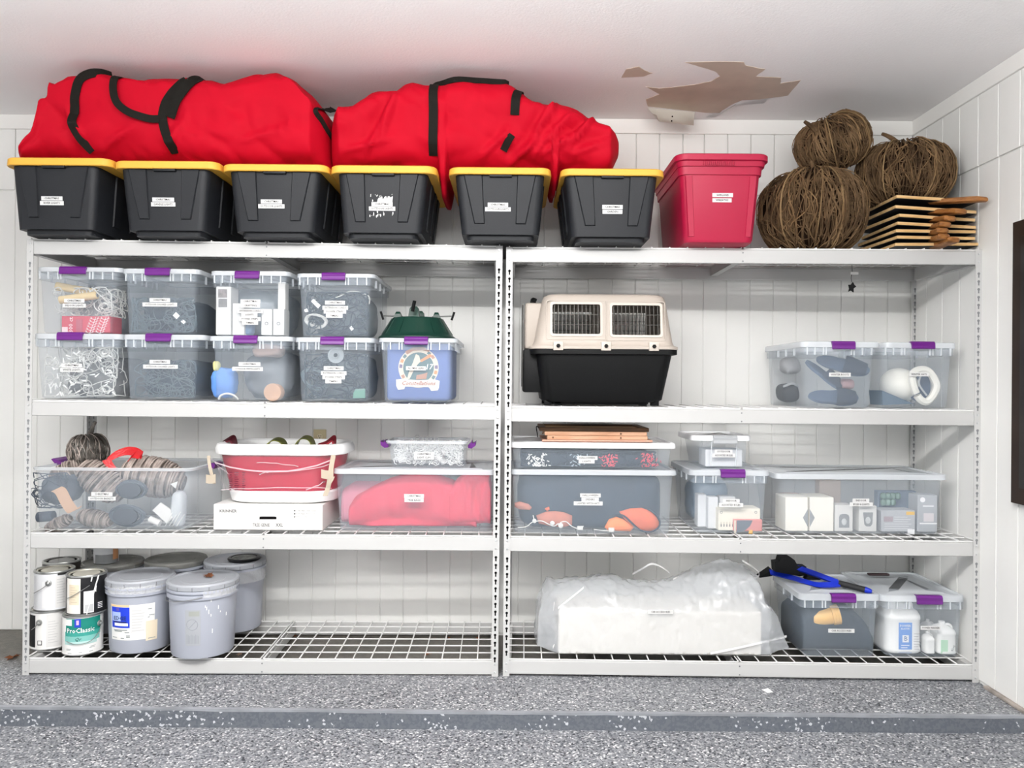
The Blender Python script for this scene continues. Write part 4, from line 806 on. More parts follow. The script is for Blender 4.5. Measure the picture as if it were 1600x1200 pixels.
for a, b, c, d in wins:
    fr = framering(X(a), X(b), Z(d), Z(c), .010, .004, mat('beige_window_frame', 'c2b9af', .5), 'window_frame', sh); framering(X(a - 9), X(b + 7), Z(d + 8), Z(c - 5), .003, .002, BEIGE, 'window_groove', sh)
    for side in (0, 1):
        for k in range(12):
            x = X(a + (b - a) * (k + .5) / 12); bm = NB(); g = lambda z: (yz(z) + .008) if side == 0 else (2 * yk + DK - yz(z) - .008)
            tube(bm, [Vector((x, g(Z(d)), Z(d))), Vector((x, g(Z(c)), Z(c)))], .0017, 5); part('bar', bm, WIRE, fr)
        for zz in (491, 507):
            bm = NB(); tube(bm, [Vector((X(a), g(Z(zz)), Z(zz))), Vector((X(b), g(Z(zz)), Z(zz)))], .0018, 5); part('bar', bm, WIRE, fr)
bm = NB(); x = X(947.5); tube(bm, [Vector((x, yz(Z(534)) - .001, Z(534))), Vector((x, yz(Z(470)) - .001, Z(470)))], .003, 6); part('moulding', bm, BEIGE, sh)
for px in (872, 946.5, 1021):
    x = X(px); cl = part('clip', bbox(x - .021, x + .021, yk - .017, yk - .004, Z(548), Z(534), .003), mat('beige_window_frame', 'c2b9af', .5), t)
    bm = NB(); lathe(bm, [(.008, 0), (.009, .006), (.005, .010)], Vector((x, yk - .016, Z(541))), 6, mtx=Matrix.Rotation(math.pi / 2, 3, 'X')); part('bolt_knob', bm, BLK, cl, False)
for px in (908, 982):
    bm = NB(); lathe(bm, [(.007, 0), (.006, .005)], Vector((X(px), yk - .002, Z(551))), 10, mtx=Matrix.Rotation(math.pi / 2, 3, 'X')); part('bolt_hole', bm, HOLE_D, t)
x0, x1 = X(820), X(850); bm = bbox(x0, x1, yk + .07, yk + DK - .07, zr, Z(471), .012, 3); part('door_surround', bm, BEIGE, t)
bm = bbox(X(818), X(848), yk + .06, yk + DK - .06, Z(614), zr, .008, 2); part('door_base', bm, BLK, t)
bm = NB()
for k in range(7):
    yy = yk + .09 + k * (DK - .18) / 6; tube(bm, [Vector((x0 - .008, yy, Z(605))), Vector((x0 - .008, yy, Z(473)))], .003, 6)
for zz in (473, 500, 530, 560, 590): tube(bm, [Vector((x0 - .008, yk + .085, Z(zz))), Vector((x0 - .008, yk + DK - .085, Z(zz)))], .003, 6)
part('wire_door', bm, WIRE, t, stuff=True)
bm = NB(); tube(bm, crv([Vector((X(838), yk + DK / 2 - .07, Z(466))), Vector((X(834), yk + DK / 2 - .06, Z(464))), Vector((X(834), yk + DK / 2 + .06, Z(464))), Vector((X(838), yk + DK / 2 + .07, Z(466)))], 4), .011, 8); part('grip', bm, BLK, t)
for px in (852, 868, 1003, 1022):
    for yy in (.05, DK - .09): part('foot', bbox(X(px) , X(px + 12), yk + yy, yk + yy + .04, zb, zb + .03, .003), BLK, t)
bm = bbox(X(866), X(1006), yk + .05, yk + .09, zb + .004, zb + .02, .003); part('skid', bm, BLK, t)

# ------------------------------------------------------------------ tree stand on the emblem bin
GRN = mat('dark_green_plastic', '16382e', 0.35, 0.45); ys = 3.42; zb = B[4].top + .0005; c = Vector((P(652, 527, ys).x, ys, zb))
t = thing('tree_stand', 'dark green plastic tree stand with screw bolts on top of the emblem bin', 'tree stand', c)
s = ys / F; bm = NB(); lathe(bm, [(.0, .004), (.166, 0), (.170, .004), (.170, .012), (.158, .020), (.150, .030), (.112, .094), (.105, .098), (.100, .096), (.095, .02)], c, 40, False, True); base = part('basin', bm, GRN, t, ang=.5)
for k in range(12):
    a = 2 * math.pi * k / 12 + .1; d = Vector((math.cos(a), math.sin(a), 0)); sd = Vector((-d.y, d.x, 0)) * .004; bm = NB(); loft(bm, [[c + d * .152 - sd + Vector((0, 0, .026)), c + d * .158 - sd + Vector((0, 0, .024)), c + d * .158 + sd + Vector((0, 0, .024)), c + d * .152 + sd + Vector((0, 0, .026))], [c + d * .106 - sd + Vector((0, 0, .094)), c + d * .113 - sd + Vector((0, 0, .096)), c + d * .113 + sd + Vector((0, 0, .096)), c + d * .106 + sd + Vector((0, 0, .094))]]); part('rib', bm, GRN, base, False)
BOLT = mat('dull_bolt_steel', '8e8f8c', .35, .5, .7)
for ang, hh in ((180, .018), (268, .034), (2, .016), (90, .03)):
    a = math.radians(ang); d = Vector((math.cos(a), math.sin(a), 0)); sd = Vector((-d.y, d.x, 0)); bm = NB(); b0 = c + d * .085
    loft(bm, [[b0 + d * u * .022 + sd * v * .024 + Vector((0, 0, .09)) for u, v in ((-1, -1), (1, -1), (1, 1), (-1, 1))], [b0 + d * u * .012 + sd * v * .019 + Vector((0, 0, .098 + hh)) for u, v in ((-1, -1), (1, -1), (1, 1), (-1, 1))], [b0 + d * u * .008 + sd * v * .011 + Vector((0, 0, .108 + hh)) for u, v in ((-1, -1), (1, -1), (1, 1), (-1, 1))]]); part('prong', bm, GRN, t, False)
    bm = NB(); e0 = b0 - d * .02 + Vector((0, 0, .105)); e1 = b0 + d * .072 + Vector((0, 0, .109)); 
    if ang == 268: e1 = b0 + d * .05 + Vector((.004, 0, .138))
    tube(bm, [e0, e1], .0032, 8); bo = part('bolt', bm, BOLT, t); bm = NB()
    if ang == 268: tube(bm, [e1 + Vector((-.004, 0, -.022)), e1 + Vector((.006, -.01, .022))], .0075, 8)
    else: tube(bm, [e1 + Vector((-d.x * .006, 0, -.018)), e1 + Vector((d.x * .006, 0, .018))], .005, 8)
    part('t_grip', bm, BLK, bo)
# hanging clip tag under the top shelf
t = solo('hanging_tag', (lambda bm: (tube(bm, crv([P(1331, 414, 3.33), P(1331.5, 424, 3.33), P(1330, 434, 3.33), P(1331, 441, 3.33)], 5), .0012, 5), bm)[1])(NB()), BLK, 'small black star shaped tag hanging on a string under the top shelf', 'tag')
bm = NB(); poly(bm, [(1325, 445), (1329, 445), (1332, 441), (1334, 445), (1337, 448), (1333, 451), (1333, 457), (1329, 454), (1325, 456), (1326.5, 451)], 3.333, .006); part('star', bm, BLK, t, False)
part('clip', bbox(P(1330, 426, 3.33).x, P(1341, 426, 3.33).x, 3.326, 3.336, P(1331, 429, 3.33).z, P(1331, 425, 3.33).z, .001), WBOX, t, False)
# wall outlet
a, b = P(490, 696, YW - .006), P(510, 671, YW - .006); OUT = mat('almond_plate', 'cdbf98', .45)
t = thing('wall_outlet', 'almond coloured wall outlet behind the red tub', 'outlet', Vector(((a.x + b.x) / 2, YW - .006, a.z - .03)))
bm = bbox(a.x, b.x, YW - .012, YW - .005, a.z - .02, b.z, .002); part('cover_plate', bm, OUT, t, False)
for py in (682, 699):
    c = P(500, py, YW - .013); bm = NB(); lathe(bm, [(.014, 0), (.013, .003)], c, 16, mtx=Matrix.Rotation(math.pi / 2, 3, 'X')); so = part('socket', bm, mat('almond_light', 'e0d5b5', .4), t)
    for dx, dz, w, h in ((-.005, .003, .0012, .004), (.005, .003, .0012, .003), (0, -.007, .002, .002)): bm = NB(); box(bm, c.x + dx - w, c.x + dx + w, YW - .0175, YW - .0155, c.z + dz - h, c.z + dz + h); part('slot', bm, HOLE_D, so, False)
# ------------------------------------------------------------------ third level, left unit
zb = dk('L', 2, P(40, 825, 3.28).x) + .0006
D1 = cbin(None, (53, 297), (56, 291), 731, 3.228, .42, zb, [XMAS(159.5, 772, 33), (159.5, 779, 43, 'OUTDOOR BASKETS')], 'wide open clear bin heaped with woven grey ornaments', None, None, flange=False, rim=True, r=.03, tf=.008)
T = D1; q = T.rect(T.zt)
bm = NB(); x = q[1] + .006; loft(bm, [[Vector((x + a, yy, T.zt + b)) for a, b in ((0, -.004), (.02, .006), (.034, .004), (.036, -.008), (.03, -.02), (.02, -.012), (.006, -.01))] for yy in (T.y0 + .16, T.y0 + .26)]); part('latch', bm, PURP, T.t, False)
bm = NB(); x = q[0] - .006; loft(bm, [[Vector((x - a, yy, T.zt + b)) for a, b in ((-.02, -.004), (.0, .012), (.02, .02), (.03, .016), (.02, .004), (.006, -.01))] for yy in (T.y0 + .18, T.y0 + .28)]); part('latch', bm, PURP, T.t, False)
STW = mat('grey_straw', '8b8179', .8, .2, col2='57504b', vscale=30); STL = mat('pale_straw', 'b9aca4', .75, .2, col2='857a73', vscale=20); STD = mat('silver_vine', '6f6a64', .45, .5, .3, col2='37332f', vscale=30)
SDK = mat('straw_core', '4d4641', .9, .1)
x0, x1, y0, y1, z0 = lo(T)
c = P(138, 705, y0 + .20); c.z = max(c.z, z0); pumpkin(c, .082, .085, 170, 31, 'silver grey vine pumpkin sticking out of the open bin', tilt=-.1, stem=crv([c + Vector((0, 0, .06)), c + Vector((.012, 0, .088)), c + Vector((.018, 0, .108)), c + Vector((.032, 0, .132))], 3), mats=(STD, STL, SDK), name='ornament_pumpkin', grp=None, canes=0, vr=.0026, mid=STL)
def ring_wrap(c, rx, rz, ln, n, seed, label, ax, mats=(STL, STW), name='woven_ornament', r=.006):   # straw spiral-wound ornament
    rnd = random.Random(seed); M = Vector((1, 0, 0)).rotation_difference(Vector(ax).normalized()).to_matrix(); c = Vector(c); bm = NB()
    prof = lambda u: math.sqrt(max(.03, 1 - (2 * u - 1) ** 2)) ** .8
    rings = [[c + M @ Vector((ln * (u / 14 - .5), rx * .9 * prof(u / 14) * math.cos(2 * math.pi * k / 20), rz * .9 * prof(u / 14) * math.sin(2 * math.pi * k / 20))) for k in range(20)] for u in range(15)]
    loft(bm, rings); o = solo(name, bm, mats[1], label, 'ornament', 'woven ornaments in the open bin'); bm = NB()
    for i in range(n):
        u = (i + .5) / n; k = prof(u); tl = .25 * math.sin(i * 2.1)
        tube(bm, [c + M @ Vector((ln * (u - .5) + .02 * tl * math.cos(a * .393), (rx * k + rnd.uniform(-.002, .002)) * math.cos(a * .393), (rz * k + rnd.uniform(-.002, .002)) * math.sin(a * .393))) for a in range(16)], r * rnd.uniform(.6, 1.1), 5, closed=True)
    part('straw_coils', bm, mats[0], o, stuff=True); return o
ring_wrap(P(240, 745, y0 + .16), .095, .085, .27, 22, 3, 'pale woven straw ornament bulging above the bin rim at the right', (1, .15, -.25))
ring_wrap(P(160, 752, y0 + .10), .075, .07, .22, 16, 4, 'pale woven straw ornament in the middle behind the label strips', (.6, .1, -.5))
ring_wrap(P(148, 810, y0 + .06), .04, .036, .15, 14, 5, 'small woven straw ornament at the bottom of the open bin', (1, 0, -.2), r=.0045)
ring_wrap(P(92, 818, y0 + .05), .028, .026, .12, 10, 6, 'small woven straw tip in the lower left of the open bin', (1, 0, .5), r=.004)
ring_wrap(P(112, 737, y0 + .15), .05, .05, .18, 14, 7, 'woven straw piece under the silver pumpkin', (.8, .2, .35), r=.005)
def wirering(px, py, dy, R, seed, label, n=14, inner=True):
    c = P(px, py, y0 + dy); M_ = Matrix.Rotation(.3, 3, 'X'); bm = NB(); coil(bm, c, R, .003, n, M_, seed, jit=.12); o = solo('wire_coil', bm, mat('slate_wire', '59616b', .6), label, 'wire coil', 'dark wire coils in the open bin')
    if inner: bm = NB(); lathe(bm, [(R * .8, .02), (R * .8, .03)], c + Vector((0, .01, 0)), 24, mtx=Matrix.Rotation(math.pi / 2, 3, 'X') @ Matrix.Diagonal((1, .68, 1)).to_3x3()); part('core', bm, mat('dark_core', '3e444d', .7), o)
wirering(206, 765, .045, .058, 1, 'upper dark wire coil right of the label strips')
wirering(199, 805, .04, .066, 2, 'lower dark wire coil under the label strips', 18)
bm = NB(); blob(bm, P(98, 763, y0 + .10), (.075, .075, .065), .8, .014, 12, 30, 18, 4, fold=.01); tangle(bm, P(72, 0, y0 + .1).x, P(126, 0, y0 + .1).x, y0 + .02, y0 + .05, P(0, 795, y0).z, P(0, 740, y0).z, 14, .002, 5); solo('dark_bundle', bm, mat('slate_bundle', '5d6672', .7, vary=.35, vscale=16), 'dark slate bundle behind the tan paper strip in the open bin', 'bundle')
bm = NB(); ribbon(bm, crv([P(88, 764, y0 + .018), P(95, 768, y0 + .014), P(104, 785, y0 + .012), P(114, 798, y0 + .016), P(120, 794, y0 + .02)], 5), Vector((.045, 0, .022)), .0015); solo('paper_strip', bm, mat('tan_paper', 'cda98d', .8), 'tan curled paper strip in the open bin', 'paper')
bm = NB(); ribbon(bm, crv([P(166, 722, y0 + .10), P(178, 712, y0 + .12), P(196, 705, y0 + .14), P(212, 706, y0 + .14), P(222, 712, y0 + .12)], 5), Vector((0, .02, .035)), .002); ribbon(bm, crv([P(166, 718, y0 + .09), P(172, 728, y0 + .09), P(176, 733, y0 + .09)], 4), Vector((.03, .01, .01)), .002); ribbon(bm, crv([P(203, 716, y0 + .10), P(210, 710, y0 + .11), P(220, 712, y0 + .11)], 4), Vector((.02, 0, .03)), .002); solo('ribbon', bm, mat('shiny_red_ribbon', 'c8141c', .3, .6, bump=.3, bscale=120), 'shiny red ribbon bow lying on top of the open bin', 'ribbon')
for (pts, lab) in (([(239, 797), (252, 785), (276, 802), (262, 818)], 'white folded card at the lower right of the open bin'), ([(267, 756), (278, 752), (275, 763)], 'small white corner of card under the bin rim')):
    bm = NB(); poly(bm, pts, y0 + .02, .006); solo('card', bm, WBOX, lab, 'card', smooth=False)
bm = NB(); rolltube_pts = [P(234, 811, y0 + .02), P(250, 818, y0 + .015)]; tube(bm, rolltube_pts, .014, 12); solo('paper_tube', bm, WBOX, 'short white paper tube beside the folded card', 'tube')
bm = NB(); blob(bm, P(280, 795, y0 + .05), (.025, .04, .075), .6, .008, 16, 20, 14, 8); o = solo('plastic_bag', bm, clear('pale_film', 'e6eaee', .6, .2), 'pale plastic film bag along the right end of the open bin', 'bag')
for k in range(4): bm = NB(); tube(bm, [P(258 + 6 * k, 822, y0 + .012), P(270 + 6 * k, 800 + 4 * (k % 2), y0 + .012)], .002, 5); solo('white_stick', bm, WCORD, ('leftmost', 'second', 'third', 'rightmost')[k] + ' of four thin white sticks leaning at the bottom right of the open bin', 'stick', 'thin white sticks in the open bin')
bm = NB(); tube(bm, [P(60, 808, y0 + .05), P(84, 806, y0 + .05)], .022, 14); solo('dark_tube', bm, mat('slate_bundle', '5d6672', .7), 'short dark tube at the lower left of the open bin', 'tube')

# white carton and red tub
zb = dk('L', 2, P(330, 828, 3.28).x) + .0006; yb_ = 3.262; a, b = P(333, 831, yb_), P(504, 789, yb_)
bm = bbox(a.x, b.x, yb_, yb_ + .32, zb, b.z, .003, 1); t = solo('carton', bm, WBOX, 'long white carton with printed black lettering under the red tub', 'box', smooth=False)
TX = lambda px, py, s, body, m_, al='LEFT', sx=1: text(t, body, (P(px, py, yb_).x, yb_ - .0006, P(px, py, yb_).z), s, m_, align=al, sx=sx)
BINK = mat('black_print', '202020', .6); GINK = mat('grey_print', '8a8a8a', .6)
TX(343, 798.5, .0175, 'KRINNER', BINK); TX(394.5, 820.5, .0205, 'TREE GENIE', mat('thin_print', '5a5a5a', .6), sx=.68); TX(431, 820.5, .0205, 'XXL', BINK, sx=.78)
for k, wd_ in enumerate(('CHRISTMAS TREE STAND', 'FOR TREES UP TO 12 FT', 'EASY TO USE')): TX(463, 798 + 4.8 * k, .0075, wd_, GINK); slab(t, 'print_bullet', 459.5, 461.5, 797 + 4.8 * k, 799 + 4.8 * k, yb_, BINK, .0006)
TX(343, 821, .007, 'MADE IN GERMANY', mat('pale_grey_print', 'cfcfcf', .6))
slab(t, 'handle_hole', 405.5, 432, 807.5, 810.5, yb_, HOLE_D, .0005); bm = NB(); poly(bm, [(405, 811.5), (406, 808), (408, 807), (429, 807), (431.5, 808), (432, 811.5)], yb_, .0004); part('handle_hole', bm, HOLE_D, t, False)
zc = b.z; c0, c1 = P(347, 786, yb_ - .01), P(512, 786, yb_ - .01)
TUBR = mat('crimson_film_tub', 'b01038', .4, .5, vary=.1, vscale=5); WRIM = mat('white_tub_rim', 'f4f4f3', .3, .5)
yA, yB_ = yb_ - .012, yb_ + .34; cxm = (P(330, 740, yA).x + P(527, 740, yA).x) / 2
t = thing('collapsible_tub', 'crimson collapsible tub with white rims standing on the white carton', 'tub', Vector((cxm, (yA + yB_) / 2, zc)))
E = lambda x0, x1, g, z, r=.12: rr(x0, x1, yA + g, yB_ - g, z, r, 7)
Z_ = lambda py: P(430, py, yA).z; X_ = lambda px, py=740: P(px, py, yA).x
bm = NB(); loft(bm, [E(X_(352), X_(508), .045, zc + .0005), E(X_(345), X_(515), .03, zc + .008), E(X_(342), X_(518), .024, Z_(772)), E(X_(344), X_(516), .027, Z_(769))]); part('base', bm, WRIM, t)
bm = NB(); loft(bm, [E(X_(345), X_(514), .03, Z_(771)), E(X_(343), X_(516), .028, Z_(765)), E(X_(339), X_(518), .020, Z_(748)), E(X_(338), X_(519), .023, Z_(742)), E(X_(333), X_(524), .012, Z_(724)), E(X_(331), X_(526), .010, Z_(711))], False, False); part('wall', bm, TUBR, t)
bm = NB(); loft(bm, [E(X_(329), X_(528), .008, Z_(713)), E(X_(323.5), X_(534), -.004, Z_(711)), E(X_(322.5), X_(535), -.006, Z_(703)), E(X_(325), X_(532), -.002, Z_(696)), E(X_(329), X_(528), .006, Z_(694.5)), E(X_(334), X_(523), .016, Z_(697)), E(X_(334), X_(523), .016, Z_(706))], False, True); part('rim', bm, WRIM, t)
FILM = clear('clear_film', 'e8dfe2', .10, .12, bump=.9, bscale=26, spec=.9)
bm = NB(); rings = []
for i in range(9):
    u = i / 8; x0 = X_(341) + (X_(329) - X_(341)) * u; x1 = X_(517) + (X_(529) - X_(517)) * u; rg = []
    base_ = rr(x0, x1, yA + .022 - .018 * u, yB_ - .022 + .018 * u, Z_(769) + (Z_(713) - Z_(769)) * u, .12, 14)
    for p in base_: w = .006 * noise.noise(Vector((p.x * 14 - u * 8, p.y * 10, u * 7))) - .004; rg.append(p + Vector((0, w - .004, 0)))
    rings.append(rg)
loft(bm, rings, False, False); part('film_wrap', bm, FILM, t, label='clear crinkled film around the tub')
WH = mat('white_film_fold', 'f4e9ec', .4)
rnd = random.Random(6)
for (p0, p1, sag, w) in (((336, 722), (518, 719), 17, .006), ((345, 765), (518, 763), -2, .003), ((330, 716), (360, 742), 2, .002), ((395, 724), (470, 730), -3, .003), ((400, 735), (520, 724), 6, .003), ((405, 742), (425, 738), -2, .004), ((478, 766), (508, 752), 1, .004), ((340, 730), (352, 764), 0, .002)):
    bm = NB(); pts = []
    for k in range(9):
        u = k / 8; p = P(p0[0] + (p1[0] - p0[0]) * u, p0[1] + (p1[1] - p0[1]) * u + sag * 4 * u * (1 - u) + rnd.uniform(-1, 1), yA + .006 - .003 + .02 * abs(2 * u - 1) ** 6); pts.append(p)
    ribbon(bm, pts, Vector((0, 0, w)), .0012); part('film_fold', bm, clear('film_fold_clear', 'f3e2e8', .38, .2), t)
for x, w in ((361, 5), (370, 7), (381, 5)):
    for k in range(9):
        a = 738 + k * 3.3; slab(t, 'printed_line', x - w / 2, x + w / 2 - (k * 7 % 3), a, a + 1.5, yA + .012, mat('maroon_print', '6e1030', .6), .001)
STR = mat('cream_tie', 'b5a896', .8)
bm = NB(); ribbon(bm, crv([P(521, 711, yA), P(518, 728, yA - .002), P(516, 742, yA - .002), P(513, 760, yA), P(508, 775, yA)], 5), Vector((.02, 0, 0)), .002); ribbon(bm, crv([P(502, 740, yA - .006), P(512, 742, yA - .008), P(521, 740, yA - .006)], 4), Vector((0, 0, .036)), .003); ribbon(bm, crv([P(516, 746, yA - .006), P(512, 760, yA - .006), P(518, 752, yA - .006), P(521, 745, yA - .004)], 4), Vector((.012, 0, .004)), .002); part('tie', bm, STR, t)
bm = NB(); ribbon(bm, crv([P(326, 712, yA + .02), P(328, 730, yA + .014), P(335, 756, yA + .01)], 5), Vector((.014, 0, 0)), .002); ribbon(bm, crv([P(322, 748, yA), P(330, 749, yA - .002), P(337, 747, yA)], 4), Vector((0, 0, .036)), .003); part('tie', bm, STR, t)
ym = (yA + yB_) / 2; zr_ = Z_(700)
bm = NB(); ribbon(bm, crv([P(341, 698, ym), P(352, 690, ym), P(363, 685, ym), P(367, 698, ym)], 5), Vector((0, .05, .02)), .008); solo('maroon_ribbon', bm, mat('maroon_velvet', '5a0c1e', .6), 'maroon ribbon end sticking up at the left of the red tub', 'ribbon')
bm = NB(); ribbon(bm, crv([P(496, 698, ym), P(508, 694, ym), P(521, 685, ym), P(522, 699, ym)], 5), Vector((0, .05, .02)), .008); solo('red_ribbon', bm, mat('deep_red_velvet', '8e1024', .6), 'red ribbon end sticking up at the right of the red tub', 'ribbon')
for x0, x1, tp, lab in ((414, 448, 686, 'dark olive green loop in the red tub, wider and lower one'), (460, 492, 683, 'shiny olive green loop in the red tub near the outlet')):
    bm = NB(); ribbon(bm, crv([P(x0, 702, ym), P(x0 + 7, tp + 5, ym), P((x0 + x1) / 2, tp, ym), P(x1 - 6, tp + 4, ym), P(x1, 702, ym)], 6), Vector((0, .06, .01)), .004); solo('green_ribbon', bm, mat('olive_ribbon', '6b6f22', .35, .5), lab, 'ribbon', 'green ribbon loops in the red tub')

# bin of pink fabric with the clip bin on top
zb = dk('L', 2, P(520, 828, 3.28).x) + .0006
D3 = cbin((519, 776, 733.5, 739.5), (524, 772), (530, 769), 740, 3.262, .38, zb, [XMAS(647, 775, 31), (647, 781.5, 30, 'TREE BAGS')], 'wide clear bin of folded red fabric bags with a white lid edge', None, None, flange=False, tf=.008)
T = D3; x0, x1, y0, y1, z0 = lo(T); REDF = mat('folded_red_fabric', 'cf3a52', .85, .15, bump=.5, bscale=9)
def heap(prof, yf, yb, amp, seed, name, m_, label, cat, folds=(), nu=70, nv=30, fl=None):  # fabric heap: front outline in pixels
    bm = NB(); rings = []; pa, pb = prof[0][0], prof[-1][0]; fl = z0 if fl is None else fl
    for i in range(nu + 1):
        px = pa + (pb - pa) * i / nu; zt = max(P(px, interp(prof, px), yf).z, fl + .01); ring = []
        for j in range(nv):
            a = 2 * math.pi * j / nv; p = Vector((P(px, 700, yf).x, (yf + yb) / 2 + (yb - yf) / 2 * spow(math.cos(a), .5), (zt + fl) / 2 + (zt - fl) / 2 * spow(math.sin(a), .45)))
            q = p * 9 + Vector((seed, seed * 2, 0)); w = amp * (noise.noise(q) + .6 * abs(noise.noise(q * 2.2)))
            for fx, fy, an, ln, dp in folds:
                c_ = P(fx, fy, yf); dx, dz = p.x - c_.x, p.z - c_.z; u = dx * math.cos(an) + dz * math.sin(an); v = -dx * math.sin(an) + dz * math.cos(an)
                if abs(u) < ln: w += (dp * 1.6 * math.exp(-(v / .009) ** 2) - dp * 1.5 * math.exp(-((v - .022) / .014) ** 2)) * (1 - (u / ln) ** 2)
            p.y = min(max(yf - .003, p.y - w * (1 if math.cos(a) < 0 else -.2)), yb); ring.append(p)
        rings.append(ring)
    loft(bm, rings); return solo(name, bm, m_, label, cat, ang=3)
heap([(545, 790), (552, 778), (575, 765), (605, 751), (630, 744), (655, 741.5), (680, 746), (705, 755), (716, 762), (735, 790), (745, 815)], y0 + .030, y0 + .22, .014, 3, 'fabric_bag', REDF, 'folded red fabric bag filling the middle of its clear bin', 'bag', [(570, 800, .5, .06, .012), (600, 822, .1, .15, .012), (690, 790, -1.0, .12, .012), (650, 822, -.05, .2, .01), (560, 785, 1.0, .05, .01)])
heap([(703, 765), (712, 752), (726, 741.5), (750, 741), (764, 742), (767, 760)], y0 + .020, y0 + .20, .012, 9, 'fabric_bag', REDF, 'gathered red fabric bag end at the right of its clear bin', 'bag', [(735, 785, -1.15, .12, .016), (752, 800, -.5, .06, .012), (755, 780, .5, .05, .014), (758, 790, .1, .05, .012), (750, 765, .8, .05, .012)], fl=P(740, 822, y0).z)
heap([(534, 765), (545, 758), (590, 759), (620, 758), (640, 800)], y0 + .10, y0 + .32, .008, 5, 'fabric_bag', mat('rose_fabric', 'cf7f92', .8), 'rose coloured fabric bag at the back left of the wide bin', 'bag')
zb = D3.top + .0005
D4 = cbin(None, (606, 727), (611, 726), 689, 3.29, .22, zb, [XMAS(662.5, 709.5, 31), (662.5, 715, 31, 'LIGHT CLIPS')], 'small open clear bin of white clips on the fabric bin', None, None, flange=False, rim=True, tf=.012)
T = D4; x0, x1, y0, y1, z0 = lo(T, .006); bm = NB(); rnd = random.Random(12)
for k in range(420):
    c = Vector((rnd.uniform(x0 + .01, x1 - .01), y0 + rnd.random() ** 2 * .12, rnd.uniform(z0 + .008, T.zt - .008))); Mx = Matrix.Rotation(rnd.uniform(0, 6.3), 3, 'Y') @ Matrix.Rotation(rnd.uniform(-.7, .7), 3, 'X') @ Matrix.Rotation(rnd.uniform(0, 6.3), 3, 'Z')
    tube(bm, [c + Mx @ Vector(v) for v in ((-.014, 0, 0), (-.008, 0, .006), (.006, 0, .006), (.012, 0, 0), (.006, 0, -.005), (-.006, 0, -.004))], .0016, 4)
o = solo('light_clips', bm, mat('white_clip', 'f6f6f4', .45), 'heap of white plastic light clips in the small bin', 'clips', smooth=True); o['kind'] = 'stuff'
bm = NB(); box(bm, x0 + .012, x1 - .012, y0 + .10, y1 - .012, z0, T.zt - .015); part('clip_mass', bm, mat('clip_shade', 'c9c9c7', .8, vary=.3, vscale=60), o, False, stuff=True)
bm = NB()
for k in range(6): c = P(652 + 6 * k, 686 - (k == 0) * 3, y0 + .08); tube(bm, [c + Vector((.010 * math.cos(a), .003 * math.sin(2 * a), .009 * math.sin(a))) for a in (0, 1, 2, 3, 4, 5)], .0022, 5, closed=True)
solo('loose_clips', bm, mat('grey_clip', 'b5b6b6', .5), 'few grey clips poking above the rim of the small clip bin', 'clips', smooth=True)['kind'] = 'stuff'
q = T.rect(T.zt)
for sg, xx in ((-1, q[0] - .012), (1, q[1] + .012)):
    bm = NB(); loft(bm, [[Vector((xx + sg * a_, yy, T.zt + b_)) for a_, b_ in ((-.004, -.022), (.010, -.010), (.012, -.002), (.016, -.014), (.030, -.006), (.028, -.024), (.012, -.036), (-.004, -.034))] for yy in (T.y0 + .06, T.y0 + .14)]); part('latch', bm, PURP, T.t, False)

# ------------------------------------------------------------------ third level, right unit
zb = dk('R', 2, P(930, 830, 3.25).x)
E2 = cbin((796, 1059, 734.5, 740), (800, 1052), (803, 1046), 741, 3.255, .40, zb, [(922.5, 774, 32, 'HALLOWEEN'), (922, 780.5, 27, 'SPIDERS'), (919, 786.5, 45, 'LIGHTED WITCH HATS')], 'deep wide clear bin with orange jack lights under the shallow one', None, None, white=False, flange=False, tf=.006)
E1 = cbin((796, 1058, 692, 698.5), (798, 1050), (803, 1045), 699, 3.258, .39, E2.top + .0005, [(917.5, 715.5, 32, 'HALLOWEEN'), (916.5, 721, 25, 'LIGHTS')], 'shallow wide white-lidded bin of dark light strings', None, None, white=True, flange=False, tf=.010)
T = E2; x0, x1, y0, y1, z0 = lo(T, .01); BAGK = mat('navy_black_bag', '2b3a4a', .6, .3, vary=.25, vscale=8)
bm = NB(); blob(bm, ((x0 + x1) / 2, (y0 + y1) / 2 + .01, (z0 + T.zt) / 2 - .003), ((x1 - x0) / 2 - .008, (y1 - y0) / 2 - .02, (T.zt - z0) / 2 - .006), .3, .010, 8, 60, 30, 2, fold=.008, floor=z0); solo('dark_bag', bm, BAGK, 'large dark navy bag filling the deep wide bin', 'bag')
ORG = mat('orange_fabric', 'e9744e', .8, .2, vary=.2, vscale=12); yo = y0 + .006
def fanfab(pts, c, label, m_, rib=None, bulge=.03, name='orange_lantern', th=.012):
    bm = NB(); n = len(pts); cc = P(*c, yo); ring = [P(a, b_, yo + .008) for a, b_ in pts]; prev = [bm.verts.new(p + Vector((0, th, 0))) for p in ring]
    bk = prev
    for f in (0, .35, .7): 
        cur = [bm.verts.new(p.lerp(cc, f) + Vector((0, -bulge * (1 - (1 - f) ** 2) * .25 + (.004 if i % 2 else 0) * (f > 0), 0))) for i, p in enumerate(ring)]
        for i in range(n): bm.faces.new((prev[i], prev[(i + 1) % n], cur[(i + 1) % n], cur[i]))
        prev = cur
    bm.faces.new(prev); bm.faces.new(bk[::-1])
    o = solo(name, bm, m_, label, 'lantern', ang=3)
    if rib: bm = NB(); tube(bm, crv([P(a, b_, yo - .002) for a, b_ in rib], 6), .0042, 6); part('hoop', bm, BAGK, o)
    return o
